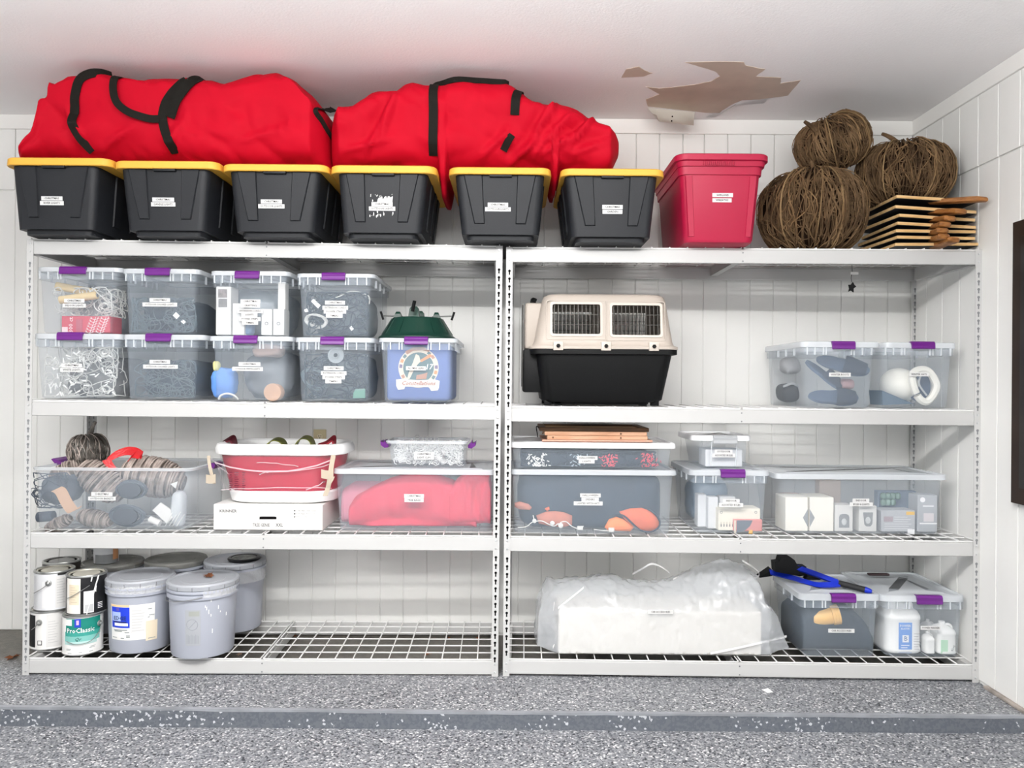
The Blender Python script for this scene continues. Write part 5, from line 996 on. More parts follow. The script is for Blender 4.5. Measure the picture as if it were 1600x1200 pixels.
fanfab([(968, 800), (985, 795), (1003, 794), (1017, 799), (1026, 808), (1031, 818), (1028, 828), (1016, 831), (1000, 829), (985, 820), (975, 810)], (1003, 812), 'round orange fabric lantern with a dark hoop at the lower right', ORG, [(956, 806), (966, 804), (976, 807), (988, 818), (1000, 828), (1016, 831), (1028, 825), (1031, 815), (1025, 803), (1012, 795)])
fanfab([(945, 824), (952, 812), (963, 808), (975, 812), (990, 824), (985, 830), (950, 829)], (966, 820), 'small orange fabric lantern in front of the round one', mat('bright_orange_fabric', 'fb8c50', .8))
fanfab([(838, 806), (853, 800), (868, 799), (882, 801), (894, 806), (894, 820), (880, 824), (858, 822), (842, 818)], (868, 812), 'crumpled orange fabric lantern behind the white cord', mat('dull_orange_fabric', 'c57a64', .8, vary=.2, vscale=14))
fanfab([(804, 786), (812, 784), (826, 788), (831, 793), (828, 797), (812, 796), (804, 792)], (815, 790), 'small dull orange oval at the left of the deep bin', mat('dull_orange_fabric', 'c57a64', .8), bulge=.01)
fanfab([(851, 795), (858, 792), (859, 796), (855, 799)], (856, 796), 'tiny orange scrap above the crumpled lantern', ORG, bulge=.004)
bm = NB(); tube(bm, crv([P(809, 824, yo), P(822, 823, yo), P(832, 816, yo), P(846, 814, yo), P(857, 819, yo), P(866, 822, yo), P(874, 817, yo), P(884, 815, yo), P(893, 822, yo), P(904, 826, yo), P(912, 822, yo)], 6), .0022, 6); tube(bm, crv([P(928, 827, yo), P(940, 829, yo), P(952, 829, yo), P(960, 827, yo)], 5), .002, 6); tube(bm, [P(833, 805, yo), P(835, 815, yo)], .002, 5); o = solo('light_string', bm, WCORD, 'white light cord with round plugs along the bottom of the deep bin', 'cord')
for cx_, cy_, r in ((835, 814, .009), (863, 817, .010), (876, 821, .011)): bm = NB(); lathe(bm, [(r * .6, -.006), (r, -.004), (r, .004), (r * .6, .006)], P(cx_, cy_, yo), 14, mtx=M); part('plug', bm, WCORD, o)
for p_ in ((908, 822, 917, 828), (957, 824, 966, 831)): part('plug', bbox(P(p_[0], 0, yo).x, P(p_[2], 0, yo).x, yo - .004, yo + .008, P(900, p_[3], yo).z, P(900, p_[1], yo).z, .002), WCORD, o)
T = E1; x0, x1, y0, y1, z0 = lo(T, .012); bm = NB(); blob(bm, ((x0 + x1) / 2 - .01, (y0 + y1) / 2, (z0 + P(900, 706, y0).z) / 2), ((x1 - x0) / 2 - .03, (y1 - y0) / 2 - .02, (P(900, 706, y0).z - z0) / 2), .35, .010, 14, 60, 20, 7, floor=z0); tangle(bm, x0 + .02, x1 - .04, y0, y0 + .04, z0 + .004, P(900, 706, y0).z, 46, .002, 8, step=.2); o = solo('light_strings', bm, BAGK, 'dark light strings with small bulbs in the shallow wide bin', 'lights')
rnd = random.Random(3)
for (pa, pb, n_, m_, nm) in ((826, 856, 60, mat('frost_bulb', 'fbfbf8', .3), 'white_bulbs'), (888, 918, 22, mat('pale_bulb', 'a9b8c4', .3), 'pale_bulbs'), (939, 967, 50, mat('red_bulb', 'e0485a', .35), 'red_bulbs'), (997, 1033, 50, mat('red_bulb', 'e0485a', .35), 'red_bulbs')):
    bm = NB()
    for k in range(n_):
        p = P(rnd.gauss((pa + pb) / 2, (pb - pa) / 4), rnd.uniform(709, 732), y0 - .003); d = Vector((rnd.uniform(-1, 1), 0, rnd.uniform(-1, 1))).normalized() * .005; p.z = max(p.z, z0 + .006); tube(bm, [p - d, p + d], .0020, 4)
    part(nm, bm, m_, o, stuff=True)
# picture frames on top
zb = E1.top + .0005; PIN = mat('pinkish_pine', 'c8a084', .55, .3, col2='b98a6c', vscale=6, stretch=(1, 8, 8)); DKW = mat('dark_walnut', '5c3c1c', .45, .4, col2='3c2610', vscale=8, stretch=(1, 8, 8))
for k, (p0, p1, pt, pb, m_, lab) in enumerate(((847, 1020, 691, 694.5, mat('rosy_frame', 'c79a86', .5), 'thin rosy wooden frame, lowest of the stack on the shallow bin'), (855, 1012, 685, 691, PIN, 'pale pine frame, second from the bottom of the frame stack'), (851, 1011, 679, 684.5, PIN, 'pale pine frame directly under the dark walnut frame'), (843, 1014, 671.5, 678.5, DKW, 'dark walnut frame on top of the frame stack'))):
    y = 3.30; h = .0165 if k else .008; x0, x1 = P(p0, 685, y).x, P(p1, 685, y).x; w = .03; t = thing('picture_frame', lab, 'frame', Vector(((x0 + x1) / 2, y + .15, zb)), 'wooden frames stacked on the shallow bin')
    for nm, q in (('rail', (x0, x1, y, y + w)), ('rail', (x0, x1, y + .27, y + .27 + w)), ('stile', (x0, x0 + w, y + w, y + .27)), ('stile', (x1 - w, x1, y + w, y + .27))): part(nm, bbox(*q, zb, zb + h, .002, 1), m_, t, False)
    part('back_panel', bbox(x0 + w * .8, x1 - w * .8, y + w * .8, y + .27 + w * .2, zb + h * .3, zb + h * .6, .0005, 1), mat('frame_back', '9b7a58', .8), t, False)
    if k in (1, 2): 
        for px in (880 - 16 * k, 970): bm = NB(); lathe(bm, [(.004, 0), (.003, .003)], Vector((P(px, 685, y).x, y, zb + h * .5)), 8, mtx=Matrix.Rotation(math.pi / 2, 3, 'X')); part('nail', bm, DKW, t)
    if k == 3: bm = NB(); tube(bm, crv([Vector((x0 - .002, y + .01, zb + h)), Vector((x0 - .014, y, zb + h + .002)), Vector((x0 - .010, y, zb - .01)), Vector((x0 - .008, y, zb - .026))], 4), .0022, 5); part('hanging_wire', bm, HOLE_D, t)
    zb += h + .001
# bulb bins
zb = dk('R', 2, P(1140, 832, 3.3).x)
E3 = cbin((1078, 1205, 735, 740.5), (1083, 1199), (1088, 1193), 742, 3.285, .40, zb, [(1142.5, 782.5, 26, 'INDOOR'), (1142, 789, 38, 'ASSORTED BULBS')], 'clear purple-latched bin of light bulb cartons', None, (1125.5, 1163.5, 734, 746.5))
T = E3; x0, x1, y0, y1, z0 = lo(T); BC = mat('bulb_carton', 'efe9da', .6)
o = carton(1122, 1188, 795, 834, y0 + .02, .10, BC, 'wide cream bulb carton in front in the latched bin', zb=z0); y = y0 + .02
for k in range(5): slab(o, 'printed_bulb', 1126 + 4.5 * k, 1127.5 + 4.5 * k, 819, 823, y, DGREY, .0006); slab(o, 'printed_bulb', 1125.7 + 4.5 * k, 1127.8 + 4.5 * k, 815.5, 819, y, mat('pale_bulb_print', 'd8d2c2', .6), .0006)
for px in (1127, 1181): bm = NB(); c = P(px, 800.5, y); tube(bm, [c + Vector((.005 * math.cos(a * .6), -.001, .005 * math.sin(a * .6))) for a in range(10)], .001, 4, closed=True); part('ring_mark', bm, DGREY, o)
o = carton(1146, 1191, 812, 835, y0 + .006, .012, mat('red_bulb_carton', 'd98f8a', .6), 'small red bulb carton in front of the cream one', zb=z0); y = y0 + .006
bm = NB(); poly(bm, [(1151, 833), (1151, 813), (1176, 813), (1172, 822), (1164, 829)], y, .0006); part('print_block', bm, mat('slate_print', '69717c', .6), o, False); slab(o, 'print_block', 1147, 1150, 813, 834, y, mat('cream_print', 'efe3d2', .7), .0006); slab(o, 'print_block', 1170, 1176, 828, 834, y, mat('gold_print', 'e7b45c', .6), .0006)
for p0, p1, t_, dy, dep, lab in ((1073, 1086, 775, .16, .10, 'left pale bulb carton at the back of the latched bin'), (1088, 1104, 773, .10, .06, 'tall pale bulb carton behind the label strips, left one'), (1106, 1122, 777, .06, .05, 'tall pale bulb carton with a ring mark next to the cream carton'), (1124, 1149, 776, .10, .05, 'low pale bulb carton behind the cream carton')): carton(max(p0, 1090), max(p1, 1100), t_, 832, y0 + dy, dep, mat('pale_bulb_carton', 'dfe0e2', .6), lab, 'box', 'pale bulb cartons in the latched bin', z0)
bm = NB(); blob(bm, ((x0 + x1) / 2 - .03, y0 + .27, z0 + .10), (.09, .09, .10), .6, .012, 14, 30, 18, 3, fold=.012, floor=z0); solo('film_bag', bm, mat('steel_film', '8d9fb0', .35, .5, vary=.25, vscale=14), 'blue grey film bag at the back of the latched bulb bin', 'bag')
E4 = cbin((1081, 1176, 680.5, 686), (1090, 1169), (1096, 1167), 687.5, 3.31, .28, E3.top + .0005, [(1130.5, 705.5, 28, 'OUTDOOR'), (1131, 711.5, 36, 'ASSORTED BULBS')], 'small clear bin with a grey latch on the bulb bin', None, (1114, 1151, 681, 694), GREYL, white=True, flange=False, r=.028, tf=.014)
T = E4; x0, x1, y0, y1, z0 = lo(T, .016); carton(1102, 1160, 703, 730, y0 + .01, .12, mat('pale_bulb_carton', 'dfe0e2', .6), 'pale carton inside the small grey-latched bin', zb=z0)
for px in (1111.5, 1150.5): bm = NB(); q = P(px, 700, T.yf(T.zb + .08)); tube(bm, [Vector((q.x, T.yf(T.zb + .01) - .001, T.zb + .012)), Vector((q.x, T.yf(T.zt - .005) - .001, T.zt - .005))], .0022, 6); part('moulded_line', bm, CR, T.t)
zb = dk('R', 2, P(1350, 836, 3.3).x)
E5 = cbin((1212, 1483, 741, 747), (1219, 1475), (1226, 1468), 748, 3.30, .36, zb, [(1345, 782, 26, 'INDOOR'), (1345.5, 788, 36, 'BULBS & LIGHTS')], 'long clear bin of white bulb cartons beside the right post', None, None, flange=False, r=.035, tf=.010)
T = E5; x0, x1, y0, y1, z0 = lo(T, .01); y = y0 + .006; CRT = mat('ivory_carton', 'f4f0e6', .6)
for p0, p1, w_ in ((1227, 1262.5, 'left'), (1265, 1303, 'right')):
    o = carton(p0, p1, 777.5, 834, y, .13, CRT, 'square ivory carton sharing a grey diamond mark, %s one' % w_, zb=z0)
    bm = NB(); s_ = 1 if w_ == 'left' else -1; e_ = p1 if s_ == 1 else p0; poly(bm, [(e_ - s_ * .1, 795), (e_ - s_ * 8, 809), (e_ - s_ * .1, 824)], y, .0006); part('diamond_half', bm, mat('grey_diamond', '9b9ea0', .5), o, False)
for p0, p1, t_, w0, w1, v0, v1, k in ((1304.5, 1333, 789.5, 1311, 1327, 803, 824.5, 0), (1342, 1370, 790.5, 1348.5, 1364, 800.5, 822.5, 1)):
    o = carton(p0, p1, t_, 835, y + .002, .07, WBOX, 'small white bulb carton with %s window' % ('an arched' if k == 0 else 'a square topped'), zb=z0); r = 5
    if k == 0: pts = [(w0, v1), (w0, v0 + r), (w0 + 1.5, v0 + 1.5), (w0 + r, v0), (w1 - r, v0), (w1 - 1.5, v0 + 1.5), (w1, v0 + r), (w1, v1)]
    else: pts = [(w0, v0), (w1, v0), (w1 - 1, v1 - 4), (w1 - 4, v1), (w0 + 5, v1), (w0 + 2, v1 - 3)]
    bm = NB(); poly(bm, pts, y + .002, .0006); part('window', bm, mat('grey_window', '8d9092', .3), o, False)
    bm = NB(); c = P((w0 + w1) / 2, (v0 + v1) / 2 + 2, y + .001); lathe(bm, [(.001, .0), (.008, .004), (.012, .016), (.008, .026), (.003, .03)], c + Vector((0, 0, -.014)), 12, mtx=Matrix.Diagonal((1, .12, 1)).to_3x3()); part('bulb', bm, mat('pearl_bulb', 'c9cbcc', .3), o)
o = carton(1377, 1430, 798, 836, y + .004, .09, mat('silver_grey_carton', 'b9bbbf', .6), 'silver grey printed carton with a yellow sticker', zb=z0); y2 = y + .004
slab(o, 'sticker', 1416, 1429, 799.5, 804.5, y2, mat('yellow_sticker', 'f2c45c', .6), .0006); slab(o, 'print_block', 1381, 1395, 807, 815, y2, mat('rose_print', 'a99a9e', .6), .0006)
for k in range(6): slab(o, 'print_line', 1397 if k < 3 else 1382, 1418 + (k * 5) % 9, 807.5 + 3.6 * k, 808.4 + 3.6 * k, y2, mat('pale_line', 'd6d7d9', .6), .0006)
slab(o, 'paper_patch', 1418, 1429, 827, 835, y2, TAGW, .0006)
o = carton(1433.5, 1465, 774, 837, y + .002, .08, mat('ash_carton', 'b3b6ba', .6), 'tall ash grey carton with a white round mark', zb=z0); y2 = y + .002
bm = NB(); c = P(1441.5, 781, y2); lathe(bm, [(.011, 0), (.011, .001)], c, 16, mtx=M); part('round_mark', bm, TAGW, o, False); slab(o, 'print_block', 1443, 1459, 802, 815, y2, mat('pale_rose_print', 'dcd5d6', .6), .0006); slab(o, 'print_line', 1437, 1464, 817, 819, y2, TAGW, .0006); slab(o, 'print_line', 1442, 1459, 790, 791.5, y2, TAGW, .0006)
carton(1280, 1314, 751, 785, y0 + .20, .05, mat('faint_tan_carton', 'cdbfb5', .6), 'faint tan carton upright at the back of the long bin', zb=z0); carton(1226, 1252, 773, 800, y0 + .17, .06, mat('salmon_carton', 'dda393', .6), 'salmon carton edge behind the ivory cartons', zb=z0)
bm = NB(); rnd = random.Random(2)
for k in range(7): blob(bm, P(1380 + 7.5 * (k % 4), 775 + 10 * (k // 4), y0 + .11), (.013, .013, .016), .9, 0, 1, 12, 8)
o = solo('bulb_pack', bm, mat('green_glass_bulbs', '7e9a90', .2, .6), 'pack of greenish bulbs behind the silver grey carton', 'bulbs'); o['kind'] = 'stuff'
carton(1372, 1432, 768, 800, y0 + .14, .04, mat('steel_blue_carton', '8b9aac', .6), 'steel blue carton behind the greenish bulbs', zb=z0)
# ------------------------------------------------------------------ bottom level, left: paint cans and pails
class Cyl:     # a round body; prints are wrapped on it by the pixel columns they cover
    def __init__(s, c, r, cone=None): s.c = Vector(c); s.r = r; s.cone = cone
    def rad(s, z, t=0):
        if not s.cone: return s.r + t
        z0, r0, z1, r1 = s.cone; return r0 + (r1 - r0) * (z - z0) / (z1 - z0)
    def ang(s, px, off=0.0):
        d = P(px, 900, 1.0) - P(800, 600, 0.0001); d = Vector((d.x, d.y)).normalized(); r = s.r + off; b = d.dot(Vector((s.c.x, s.c.y))); h2 = b * b - (s.c.x ** 2 + s.c.y ** 2 - r * r)
        t = b - math.sqrt(max(0, h2)); p = d * t; return math.atan2(p.y - s.c.y, p.x - s.c.x)
    def patch(s, parent, name, px0, px1, z0, z1, m, off=.0006, taper=(0, 0), n=10, a=None):
        a0, a1 = a or (s.ang(px0), s.ang(px1)); bm = NB(); rows = []
        for z, t in ((z0, taper[0]), (z1, taper[1])): rows.append([Vector((s.c.x + (s.rad(z, t) + off) * math.cos(a0 + (a1 - a0) * k / n), s.c.y + (s.rad(z, t) + off) * math.sin(a0 + (a1 - a0) * k / n), z)) for k in range(n + 1)])
        loft(bm, rows, False, False, closed=False); bmesh.ops.recalc_face_normals(bm, faces=bm.faces); c0 = s.c
        for fc in bm.faces:
            if fc.normal.dot(fc.calc_center_median() - Vector((c0.x, c0.y, fc.calc_center_median().z))) < 0: fc.normal_flip()
        loc = LOC[parent.name]; bmesh.ops.translate(bm, vec=-loc, verts=bm.verts); me = bpy.data.meshes.new(name); bm.to_mesh(me); bm.free(); me.materials.append(m); me.polygons.foreach_set('use_smooth', [True] * len(me.polygons)); o = bpy.data.objects.new(name, me); COL.objects.link(o); o.parent = parent; LOC[o.name] = loc; return o
    def text(s, parent, body, px, z, size, m, off=.0016, shear=0, sx=1):
        me = textmesh(body, size, 'CENTER', 0, shear); a0 = s.ang(px); me.materials.clear(); me.materials.append(m)
        for v in me.vertices: a = a0 + v.co.x * sx / s.r; r = s.rad(z + v.co.y) + off; v.co = Vector((s.c.x + r * math.cos(a), s.c.y + r * math.sin(a), z + v.co.y)) - LOC[parent.name]
        o = bpy.data.objects.new('lettering', me); COL.objects.link(o); o.parent = parent; LOC[o.name] = LOC[parent.name]; o['kind'] = 'stuff'; return o
CHROME = mat('can_steel', 'b9bab8', .28, .5, .85, vary=.2, vscale=20); LIDM = mat('can_lid', 'c9c5b6', .35, .5, .5, vary=.25, vscale=14); WLAB = mat('can_label_white', 'eeedea', .5); BLAB = mat('can_label_black', '141416', .3, .5); GWIRE = mat('bail_wire', '9a9b9a', .3, .5, .8)
HC = .163
def paint_can(px, y, z, m, label, r=.0765, h=HC, lidm=None, ear=None, bail=None):
    c = Vector((P(px, 960, y).x, y, z)); t = thing('paint_can', label, 'paint can', c, 'paint cans on the bottom shelf'); K = Cyl(c, r); V = lambda d: Vector((c.x, c.y, z + d))
    bm = NB(); lathe(bm, [(r - .004, .0), (r + .001, .001), (r + .0015, .004), (r, .006), (r, h - .008), (r + .0015, h - .006), (r + .0015, h - .002), (r - .001, h), (r - .006, h), (r - .006, h - .006)], c, 44, True, True); part('body', bm, m, t, ang=.6)
    bm = NB(); lathe(bm, [(r + .0018, 0), (r + .0024, .002), (r + .0018, .005)], c, 44, False, False); part('rim', bm, CHROME, t, ang=.6); bm = NB(); lathe(bm, [(r + .0018, h - .007), (r + .0026, h - .003), (r + .001, h + .0008), (r - .006, h + .0008), (r - .0065, h - .004)], c, 44, False, False); part('rim', bm, CHROME, t, ang=.6)
    bm = NB(); lathe(bm, [(r - .0075, h - .005), (r - .0085, h - .001), (r - .013, h - .0015), (r - .015, h - .005), (r - .024, h - .005), (r - .026, h - .003)], c, 44, True, True); part('lid', bm, lidm or LIDM, t, ang=.6)
    if ear is not None:
        a = K.ang(ear); d = Vector((math.cos(a), math.sin(a), 0)); bm = NB(); q = d.to_track_quat('Z', 'Y').to_matrix(); lathe(bm, [(.013, 0), (.012, .004), (.007, .006), (.006, .012), (.003, .014)], V(h - .045) + d * r, 16, mtx=q); part('bail_ear', bm, CHROME, t)
    if bail:
        bm = NB(); pts = []
        for px_, dz, off in bail: a = K.ang(px_, .004); pts.append(V(dz) + Vector((math.cos(a), math.sin(a), 0)) * (r + .004 + off))
        tube(bm, crv(pts, 6), .0016, 5); part('bail', bm, GWIRE, t)
    return t, K, z
zd = dk('L', 3, P(100, 1025, 3.28).x) + .003
t, K, z = paint_can(79, 3.33, zd, WLAB, 'white labelled paint can at the bottom left against the post', ear=62, bail=[(62, .118, .01), (56, .10, .004), (53, .09, .01)])
K.patch(t, 'label', 0, 0, z + .012, z + HC - .016, BLAB, a=(K.ang(54) - 1.0, K.ang(56))); K.patch(t, 'label', 73, 99, z + .012, z + HC - .014, mat('can_label_grey', 'dddcda', .5))
for k in range(9): K.patch(t, 'print_line', 76, 92 - (k * 5) % 7, z + .03 + .011 * k, z + .0325 + .011 * k, mat('label_grey_line', 'c5c5c4', .6), .0012, n=4)
bm = NB(); a = K.ang(63); q = Vector((math.cos(a), math.sin(a), 0)); K.patch(t, 'pictogram', 59.5, 66.5, z + .022, z + .042, BLAB, .001, n=4); K.patch(t, 'pictogram', 60.5, 65.5, z + .026, z + .040, WLAB, .0016, n=4)
t, K, z = paint_can(85, 3.325, zd + HC + .004, mat('can_label_silver', 'dfe0e3', .4), 'silver white paint can on top of the bottom left can', ear=76, bail=[(76, .118, .012), (68, .10, .008), (60, .085, .008), (57, .078, .01)])
K.patch(t, 'label', 66, 85, z + .012, z + .125, mat('can_label_pale', 'e9e9ea', .5)); K.patch(t, 'label', 87, 110, z + .012, z + HC - .018, mat('can_label_grey', 'dddcda', .5)); K.patch(t, 'lid_tape', 90, 108, z + HC - .015, z + HC - .006, mat('dark_tape', '2c2c2c', .5), .002)
for k in range(10): K.patch(t, 'print_line', 89, 102 - (k * 3) % 5, z + .03 + .011 * k, z + .033 + .011 * k, mat('label_grey_line', 'c5c5c4', .6), .0012, n=4)
t, K, z = paint_can(130, 3.268, zd, WLAB, 'teal and white paint can under the black labelled can', ear=156, bail=[(158, .125, .004), (154, .085, .004), (140, .055, .005), (120, .05, .005), (106, .062, .004)])
TEALC = mat('teal_label', '0e8173', .45); PALET = mat('pale_teal_label', '7dbdb5', .5)
K.patch(t, 'label', 104, 157, z + .098, z + HC - .010, TEALC); K.patch(t, 'label', 103, 157, z + .080, z + .098, mat('mid_teal_label', '3a9c90', .5)); K.patch(t, 'label', 102.5, 156, z + .058, z + .080, PALET); K.patch(t, 'label', 102.5, 152, z + .045, z + .058, mat('faint_teal_label', 'b9d9d5', .5))
K.patch(t, 'white_flake', 103, 113, z + .125, z + HC - .012, WLAB, .001, n=4)
K.text(t, 'ProClassic', 126, z + .1035, .0275, mat('white_print', 'f4f4f4', .6), sx=.93); K.text(t, 'Qr', 122, z + .068, .02, mat('dark_teal_print', '1f4f4b', .6), shear=.4)
K.patch(t, 'badge', 117, 127, z + .118, z + HC - .010, mat('royal_blue_badge', '2741c0', .4), .0012, n=4); K.patch(t, 'badge_mark', 120, 124, z + .128, z + HC - .016, mat('badge_pink', 'd9b8d6', .5), .0018, n=3)
for k, (a, b_, zz) in enumerate(((105, 111, .022), (105, 112, .027), (140, 149, .027), (142, 150, .032), (124, 129, .012), (107, 113, .010), (140, 146, .012))): K.patch(t, 'print_line', a, b_, z + zz, z + zz + .002, mat('label_dark_line', '8d9594', .6), .0012, n=4)
t, K, z = paint_can(135, 3.265, zd + HC + .004, BLAB, 'black labelled paint can with white drips on top of the teal can', lidm=mat('cream_can_lid', 'd8d4c6', .4, .5, .3, vary=.2, vscale=14), bail=[(107, .072, .004), (115, .085, .004), (127, .105, .004), (140, .125, .004)])
K.patch(t, 'label', 105.5, 126, z + .008, z + HC - .010, mat('can_label_ivory', 'ece9e2', .5)); K.patch(t, 'sticker', 109, 124, z + .045, z + .128, mat('tan_sticker', 'e3d5bd', .5), .0012); K.patch(t, 'label', 131, 147, z + .010, z + .100, mat('can_label_pale', 'e9e9ea', .5), .001)
for k in range(7): K.patch(t, 'print_line', 111, 121 - (k * 3) % 5, z + .055 + .010 * k, z + .0575 + .010 * k, mat('tan_line', 'cdbfa5', .6), .0018, n=4)
K.patch(t, 'print_block', 133, 146, z + .014, z + .045, mat('label_grey_block', 'b9babb', .6), .0016, n=4)
for k in range(4): K.patch(t, 'print_line', 153, 160, z + .022 + .007 * k, z + .025 + .007 * k, mat('white_print', 'f4f4f4', .6), .001, n=4)
DRIP = mat('white_drip', 'f5f5f2', .35)
for pts in (((154, .160), (152, .140), (149, .115), (145, .075), (139, .035), (136, .004)), ((144, .158), (143, .145), (142.5, .138)), ((150, .118), (149.5, .100), (150, .093))):
    bm = NB(); tube(bm, crv([K.c + Vector((0, 0, dz)) + Vector((math.cos(K.ang(p)), math.sin(K.ang(p)), 0)) * (K.r + .001) for p, dz in pts], 5), .0032, 6, taper=(1, .5)); part('drip', bm, DRIP, t)
paint_can(96, 3.49, zd, BLAB, 'dark paint can standing in the back row, lower one')
paint_can(96, 3.49, zd + HC + .004, mat('can_label_soot', '27231f', .35), 'dark paint can with a shiny lid at the back, upper one', lidm=mat('shiny_can_lid', '8f8f8d', .15, .5, .9, vary=.5, vscale=9), bail=[(70, .150, .0), (66, .145, .012), (64, .135, .014), (66, .125, .004)])
PAIL = mat('grey_pail_plastic', 'a9adb8', .4, .4, bump=.02, bscale=120); PAILD = mat('grey_pail_lid', 'a6a9af', .42, .4, vary=.08, vscale=8); DIRTL = mat('dusty_lid', '7f7f7b', .6, .3, vary=.3, vscale=10)
def pail(px, y, label, r=.139, h=.306, lidm=PAILD, tape=True, bail=True, dz=0, seed=1):
    c = Vector((P(px, 940, y).x, y, zd + dz)); t = thing('plastic_pail', label, 'pail', c, 'grey plastic pails on the bottom shelf'); rb, rt = r * .87, r * .93; V = lambda d: c + Vector((0, 0, d))
    bm = NB(); lathe(bm, [(rb - .012, 0), (rb - .003, .002), (rb, .010), (rt, h - .066), (rt + .008, h - .063), (rt + .009, h - .048), (rt + .001, h - .045), (rt + .001, h - .040), (rt + .010, h - .038), (rt + .010, h - .029), (rt, h - .024), (rt, h - .016), (rt - .004, h - .016)], c, 56, True, True); part('body', bm, PAIL, t, ang=.5)
    bm = NB(); lathe(bm, [(r * .955, h - .026), (r, h - .024), (r + .001, h - .008), (r - .003, h - .001), (r - .012, h), (r - .016, h - .006), (r - .022, h - .008), (r * .62, h - .008), (r * .60, h - .006), (r * .2, h - .006)], c, 56, False, True); ld = part('lid', bm, lidm, t, ang=.5)
    for k in range(14):
        a = 2 * math.pi * k / 14 + seed; d = Vector((math.cos(a), math.sin(a), 0)); s = Vector((-d.y, d.x, 0)) * .0013; bm = NB(); loft(bm, [[V(h - .025) + d * (r - .002) - s, V(h - .025) + d * (r + .0016) - s, V(h - .025) + d * (r + .0016) + s, V(h - .025) + d * (r - .002) + s], [V(h - .010) + d * (r - .002) - s, V(h - .010) + d * (r + .0016) - s, V(h - .010) + d * (r + .0016) + s, V(h - .010) + d * (r - .002) + s]]); part('lid_notch', bm, HOLE_L, ld, False)
    K = Cyl(c, rt)
    if bail: 
        bm = NB(); a0 = math.radians(-10 - 20 * seed); pts = [V(h - .05) + Vector((math.cos(a0 - math.pi * k / 12), math.sin(a0 - math.pi * k / 12), 0)) * (rt + .012) + Vector((0, 0, -.028 * math.sin(math.pi * k / 12))) for k in range(13)]
        if seed == 3: pts = [p + Vector((0, 0, .0)) for p in pts]
        tube(bm, pts, .0018, 5); part('bail', bm, GWIRE, t)
    return t, K, c, h, rb, rt
TAPE = clear('clear_tape', 'f4f6f8', .45, .15, bump=.6, bscale=60, spec=.8)
def tapes(K, t, c, h, segs):
    for p0, p1, z0, z1 in segs: K.patch(t, 'tape_strip', p0, p1, c.z + h + z0, c.z + h + z1, TAPE, .010)
pail(176, 3.585, 'grey pail with a dusty lid in the back row under the jar', r=.134, lidm=DIRTL, bail=False, seed=5)
pail(275, 3.60, 'grey pail with a dusty lid in the back row, middle one', r=.136, h=.318, lidm=DIRTL, bail=False, seed=6)
t, K, c, h, rb, rt = pail(367, 3.605, 'grey back row pail with a black can lid lying on it', r=.138, h=.315, bail=False, seed=7); tapes(K, t, c, h, [(340, 412, -.09, -.036)])
bm = NB(); cc = c + Vector((.045, -.01, h + .0005)); lathe(bm, [(.060, 0), (.072, 0), (.074, .005), (.070, .010), (.060, .010), (.056, .006)], cc, 32, True, True); o = solo('can_lid', bm, BLAB, 'black rimmed round can lid lying on the right back pail', 'lid'); bm = NB(); lathe(bm, [(.055, .0065), (.054, .0085), (.02, .0085)], cc, 28); part('disc', bm, mat('spattered_disc', 'a9aaa2', .45, .4, .4, col2='4a4b48', vscale=40), o)
t, K, c, h, rb, rt = pail(220, 3.335, 'grey pail with a blue and white paint label beside the cans', seed=2, bail=False); tapes(K, t, c, h, [(172, 258, -.052, -.02), (180, 240, -.034, -.014)])
K = Cyl(c, (rb + rt) / 2, (c.z + .010, rb, c.z + h - .066, rt)); z0 = c.z
K.patch(t, 'label', 175.5, 242, z0 + .060, z0 + .208, mat('can_label_white', 'eeedea', .5), .001, (-.003, .002), 16); K.patch(t, 'label_band', 176, 203, z0 + .200, z0 + .208, mat('apricot_band', 'f0cf9f', .5), .0022, (.002, .002))
K.patch(t, 'label_block', 177, 203.5, z0 + .112, z0 + .198, mat('royal_blue_label', '1f3fd0', .4), .0022, (0, .002)); K.patch(t, 'label_fade', 178, 190, z0 + .140, z0 + .178, mat('sky_label', 'a9bdf0', .5), .003, (0, .002), 6); K.patch(t, 'label_fade', 181, 201, z0 + .120, z0 + .132, mat('white_print', 'f4f4f4', .6), .003, (0, 0), 6); K.patch(t, 'label_fade', 180, 199, z0 + .134, z0 + .1385, mat('navy_line', '131c58', .5), .003, (0, 0), 6); K.patch(t, 'badge', 183.5, 188, z0 + .183, z0 + .196, mat('badge_plum', '5a4fb0', .5), .003, (0, .002), 4)
K.text(t, 'EDGE', 188.5, z0 + .152, .023, mat('slate_print2', '2c3a5c', .5), off=.0042)
K.patch(t, 'label_panel', 205, 229, z0 + .090, z0 + .198, mat('can_label_grey', 'dddcda', .5), .0022, (-.001, .002)); K.patch(t, 'sticker', 228.5, 246, z0 + .052, z0 + .135, mat('tan_sticker', 'e3d5bd', .5), .003, (-.003, 0))
for k in range(8): K.patch(t, 'print_line', 207, 226 - (k * 5) % 6, z0 + .098 + .012 * k, z0 + .1005 + .012 * k, mat('label_grey_line', 'c5c5c4', .6), .003, n=5)
for a, b_, zz in ((180, 200, .102), (181, 192, .097), (196, 203, .092), (178, 184, .070), (190, 195, .068), (198, 204, .072), (198, 204, .078), (231, 237, .185), (233, 241, .158), (231, 234, .150), (232, 243, .060)): K.patch(t, 'print_line', a, b_, z0 + zz, z0 + zz + .003, mat('label_dark_line', '8d9594', .6), .0042, n=4)
t, K, c, h, rb, rt = pail(317.5, 3.285, 'grey pail at the front with a dry leaf on its lid', r=.145, h=.308, seed=3); tapes(K, t, c, h, [(318, 366, -.054, -.026)])
K = Cyl(c, (rb + rt) / 2, (c.z + .010, rb, c.z + h - .066, rt)); z0 = c.z; EMB = mat('embossed_panel', 'a6a9ae', .5, .4)
